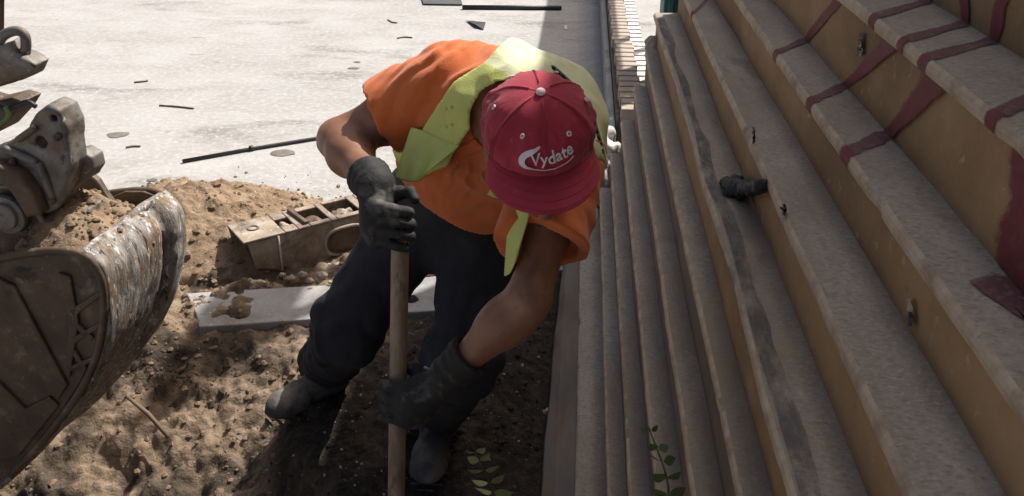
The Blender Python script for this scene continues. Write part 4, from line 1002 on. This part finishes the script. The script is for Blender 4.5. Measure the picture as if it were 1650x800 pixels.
# ---- gloves: palm, four fingers closed round the bar, thumb closed from the other side
def glove(name, C, wrist, cuff_len, turn, flip=1, tilt=0.0):
    b = -BD                                                   # up the bar
    m_ = nrm((wrist - C) - b * np.dot(wrist - C, b)); s_ = np.cross(b, m_) * flip
    rot = lambda a: math.cos(a) * m_ + math.sin(a) * s_
    R = .0175 + .011
    segs = []
    for i, (off, ln, r) in enumerate(((.036, .92, .0108), (.013, 1.0, .0115), (-.010, .96, .0112), (-.032, .8, .0100))):
        a0 = turn; angs = [a0 + x * ln for x in (0, .75, 1.55, 2.35)]
        kn = C + b * off + rot(a0) * (R + .020)
        pts = [kn] + [C + b * (off - .004 * k) + rot(a) * (R + (.006 if k == 0 else .001)) for k, a in enumerate(angs[1:])]
        segs += [(pts[k], pts[k + 1], r * (1.08 - .06 * k), r * (1.02 - .07 * k)) for k in range(3)]
    th0 = C + m_ * (R + .026) + b * .036; th = [th0, C + b * .058 + rot(-.75) * (R + .004), C + b * .060 + rot(-1.6) * (R - .004), C + b * .050 + rot(-2.3) * (R - .002)]
    ths = [(th[k], th[k + 1], .0145 - .0015 * k, .0130 - .0015 * k) for k in range(3)]
    pc_ = C + rot(turn * .35) * (R + .018)
    ax = np.stack([b, nrm(rot(turn * .35 + 1.57)), rot(turn * .35)])
    wend = wrist + nrm(wrist - C) * 0
    cu = nrm((ELL if flip > 0 else ELR) - wrist)
    def fn(p):
        d = ell(p, pc_, (.050, .036, .024), ax)
        d = smin(d, cap(p, pc_ + rot(turn * .35) * .004, wrist, .032, .034), .03)
        d = smin(d, cap(p, wrist, wrist + cu * cuff_len, .038, .045), .015)
        fi = None
        for sg in segs: q = cap(p, *sg); fi = q if fi is None else np.minimum(fi, q)
        d = smin(d, fi, .010)
        for sg in ths: d = smin(d, cap(p, *sg), .008)
        t = (p - f32(wrist)) @ f32(cu)
        d = np.maximum(d, t - cuff_len); d = np.maximum(d, -np.maximum(cap(p, wrist - cu * .02, wrist + cu * .3, .032, .037), (cuff_len - .02) - t))
        d = np.maximum(d, -cap(p, TOPB, BOT, .0170, .0170))
        return d + .0016 * fbm(p[:, 0], p[:, 1], p[:, 2], 3, 45) + .0012 * np.sin(t * 260) * (t > -.01) * (t < cuff_len - .012)
    A = np.array([C, wrist, wrist + cu * cuff_len, C + s_ * .05, C - s_ * .05])
    g = sdf_obj(name, fn, A.min(0) - .075, A.max(0) + .075, .0036, M['glove'], man)
    return g, cu
CL = BT + BD * .045; CR = BB + BD * 0
gl, cuL = glove('glove', CL, WRL, .040, .75, 1)
gr, cuR = glove('glove', CR, WRR, .060, .75, -1)
# pale wrist strap on the lower glove
wr = CR + nrm(WRR - CR) * .075; axw = nrm(WRR - CR); s1 = nrm(np.cross(axw, FWD)); s2 = np.cross(axw, s1)
st_ = tube('strap', [wr + .0385 * (math.cos(a) * s1 + math.sin(a) * s2) for a in np.linspace(2.9, 5.6, 16)], .0026, M['thread'], gr, 6)

# ---- cap
capo = empty('cap'); capo.parent = man
CC = HEAD + HU * .022 - HF * .004 + iup * .004
CA, CB, CH = .099, .102, .098                         # half width, half length, height
def crown_pt(az, t, out=0.0):
    """az from the front (+ to the wearer's left in the image right), t 0 rim .. 1 top"""
    prof = (1 - t ** 2.5) ** .52; x = math.sin(az) * CA * prof; y = math.cos(az) * CB * prof; z = CH * t
    fr = math.exp(-(az / .75) ** 2)
    y += fr * .010 * math.sin(math.pi * min(t * 1.25, 1)); 
    n_ = nrm(V3(math.sin(az) / CA, math.cos(az) / CB, .6 * t ** 2.2 / .03 * .35 + .6 * t))
    k = (az / (math.pi / 3)); seam = abs(k - round(k))
    dd = .0016 * math.exp(-(seam * 9) ** 2) - .0022 * (1 - t) * 0
    dd += .0030 * float(fbm(np.array(math.sin(az) * 3), np.array(math.cos(az) * 3), np.array(t * 3.0), 3, 1.0)) * math.sin(math.pi * min(1, t + .15)) 
    dd += .0042 * float(fbm(np.array(math.sin(az) * 7 + 3), np.array(math.cos(az) * 7), np.array(t * 6.0), 3, 1.0)) * math.sin(math.pi * min(1, t + .1)) * (.4 if abs(az) < .6 and t < .6 else 1)
    dd += -.008 * math.exp(-((az - .05) / .34) ** 2 - ((t - .72) / .16) ** 2) - .006 * math.exp(-((az + .75) / .2) ** 2 - ((t - .62) / .2) ** 2)
    q = V3(x, y, z) + n_ * (out + dd)
    return CC + HR * q[0] + HF * q[1] + HU * q[2]
nA, nT = 120, 40; v = []; f = []
ts = np.sin(np.linspace(0, 1, nT) * math.pi / 2)
for t in ts[:-1]:
    for k in range(nA): v.append(crown_pt(-math.pi + 2 * math.pi * k / nA, float(t)))
v.append(crown_pt(0, 1.0)); tp = len(v) - 1
for i in range(nT - 2):
    for k in range(nA): j = (k + 1) % nA; f.append((i * nA + k, i * nA + j, (i + 1) * nA + j, (i + 1) * nA + k))
f += [((nT - 2) * nA + k, (nT - 2) * nA + (k + 1) % nA, tp) for k in range(nA)]
cr_ = mesh_obj('crown', v, [q[::-1] for q in f], M['cap'], capo, smooth=True)
m_ = cr_.modifiers.new('solid', 'SOLIDIFY'); m_.thickness = .0025; m_.offset = 1
# stitched seams
for k in range(6):
    az = -math.pi + k * math.pi / 3
    for da in (-.03, .03): tube('seam', [crown_pt(az + da * (1 - .5 * t), t, .0012) for t in np.linspace(.02, .985, 24)], .0007, M['cap'], capo, 5)
# brim
nB, nL = 44, 14; v = []; f = []
for i in range(nB):
    az = math.radians(-66 + 132 * i / (nB - 1))
    for j in range(nL):
        s_ = j / (nL - 1); ln = .074 * math.cos(az * 1.22) ** .42
        x = math.sin(az) * CA * (1 + .10 * s_); y = math.cos(az) * CB + s_ * ln + .0 ; z = -.012 * s_ - .85 * max(0, abs(x) - .02) ** 2 / .1 * (.3 + .7 * s_) * .32 + .003 + .004 * s_ * math.sin(az * 2 + .6)
        v.append(CC + HR * x + HF * y + HU * z)
for i in range(nB - 1):
    for j in range(nL - 1): a = i * nL + j; f.append((a, a + 1, a + nL + 1, a + nL))
br = mesh_obj('brim', v, f, M['cap'], capo, smooth=True); m_ = br.modifiers.new('solid', 'SOLIDIFY'); m_.thickness = .0035; m_.offset = 0
br.modifiers.new('bev', 'BEVEL').width = .001
for s_ in (.25, .5, .75, .93):
    j = int(s_ * (nL - 1)); tube('stitch_row', [v[i * nL + j] + HU * .0022 for i in range(1, nB - 1)], .0006, M['cap'], br, 5)
# button and eyelets
bt = crown_pt(0, 1.0, .002)
def dome(name, c, ax, r, h, m, parent):
    s1 = nrm(np.cross(ax, V3(.3, .9, .1))); s2 = np.cross(ax, s1); v = []; f = []; n_ = 16
    for i in range(5):
        a = i / 4 * math.pi / 2; v += [c + ax * h * math.sin(a) + r * max(math.cos(a), .02) * (math.cos(b) * s1 + math.sin(b) * s2) for b in np.linspace(0, 6.283, n_, endpoint=False)]
    for i in range(4):
        for k in range(n_): f.append((i * n_ + k, i * n_ + (k + 1) % n_, (i + 1) * n_ + (k + 1) % n_, (i + 1) * n_ + k))
    f.append(tuple(4 * n_ + k for k in range(n_))); return mesh_obj(name, v, f, m, parent, smooth=True)
dome('button', bt, HU, .0085, .006, M['pinkth'], capo)
for k in range(6):
    az = math.radians(30 + 60 * k); a = crown_pt(az, .70, .0025); c2 = crown_pt(az, .75, .0025); e2 = crown_pt(az + .05, .70, .0025)
    nn_ = nrm(np.cross(c2 - a, e2 - a)); nn_ = nn_ if np.dot(nn_, a - CC) > 0 else -nn_
    e1 = nrm(c2 - a); e2 = np.cross(nn_, e1)
    tube('eyelet', [a + .0034 * (math.cos(q) * e1 + math.sin(q) * e2) for q in np.linspace(0, 6.283, 12, endpoint=False)], .0016, M['pinkth'], capo, 6, closed=True)
# embroidered lettering and swoosh wrapped on the front panels
def wrap(me_v, az0, t0, rot=0.0, out=.0042):
    o_ = []
    for (x, y) in me_v:
        xr = x * math.cos(rot) - y * math.sin(rot); yr = x * math.sin(rot) + y * math.cos(rot)
        o_.append(crown_pt(az0 + xr / .104, max(.02, t0 + yr / .118), out))
    return o_
def text_obj(txt, size, az0, t0, rot, name):
    cu = bpy.data.curves.new(name, 'FONT'); cu.body = txt; cu.size = size; cu.align_x = 'CENTER'; cu.resolution_u = 3; cu.offset = .0004
    to = bpy.data.objects.new(name, cu); COL.objects.link(to)
    me = bpy.data.meshes.new_from_object(to.evaluated_get(bpy.context.evaluated_depsgraph_get()))
    vs = [(q.co.x, q.co.y) for q in me.vertices]; fs = [tuple(p.vertices) for p in me.polygons]
    bpy.data.objects.remove(to); bpy.data.curves.remove(cu)
    o = mesh_obj(name, wrap(vs, az0, t0, rot), fs, M['thread'], capo)
    m2 = o.modifiers.new('solid', 'SOLIDIFY'); m2.thickness = .0012; m2.offset = 0
    return o
LAZ, LT, LR = .11, .42, .13
text_obj('Vydate', .030, LAZ, LT, LR, 'lettering')
text_obj('INSECTICIDE', .0052, LAZ + .13, LT - .05, LR, 'small_lettering') if False else None
def swoosh():
    v = []; f = []; n_ = 40
    for i in range(n_):
        q = i / (n_ - 1); a = math.radians(112 + 205 * q)          # from the top of the C round to the tail at the right
        cx = .052 * math.cos(a) * (1 + .1 * q); cy_ = .0215 * math.sin(a)
        w = .0052 * math.sin(math.pi * min(1, q * 1.6 + .05)) ** .8 * (1 - .75 * sstep(.45, .8, q)) + .0006
        nx_, ny_ = math.cos(a), math.sin(a)
        v += [(cx - .004 - nx_ * w, cy_ + .008 - ny_ * w), (cx - .004 + nx_ * w, cy_ + .008 + ny_ * w)]
        if i: b = 2 * (i - 1); f.append((b, b + 1, b + 3, b + 2))
    o = mesh_obj('swoosh', wrap(v, LAZ, LT, LR), f, M['thread'], capo); m2 = o.modifiers.new('solid', 'SOLIDIFY'); m2.thickness = .0012; m2.offset = 0
swoosh()

# stitched dark dashes and green edging on the vest's armhole, laid on its surface
ARM = spline([(886, 104), (906, 121), (926, 141), (944, 166), (957, 195), (967, 226), (973, 254)], 8)
AP = [hit(a - 3, b + 2, top_fn, 1.5, 2.2) for a, b in ARM]
tube('edging', [p - FWD * .004 for p in AP], .0075, M['green_tarp'], vest, 8)
for i in range(2, len(AP) - 2, 3):
    tube('stitch', [AP[i] - FWD * .012, AP[i + 1] - FWD * .012, AP[i + 2] - FWD * .010], .0045, M['piping'], vest, 6)
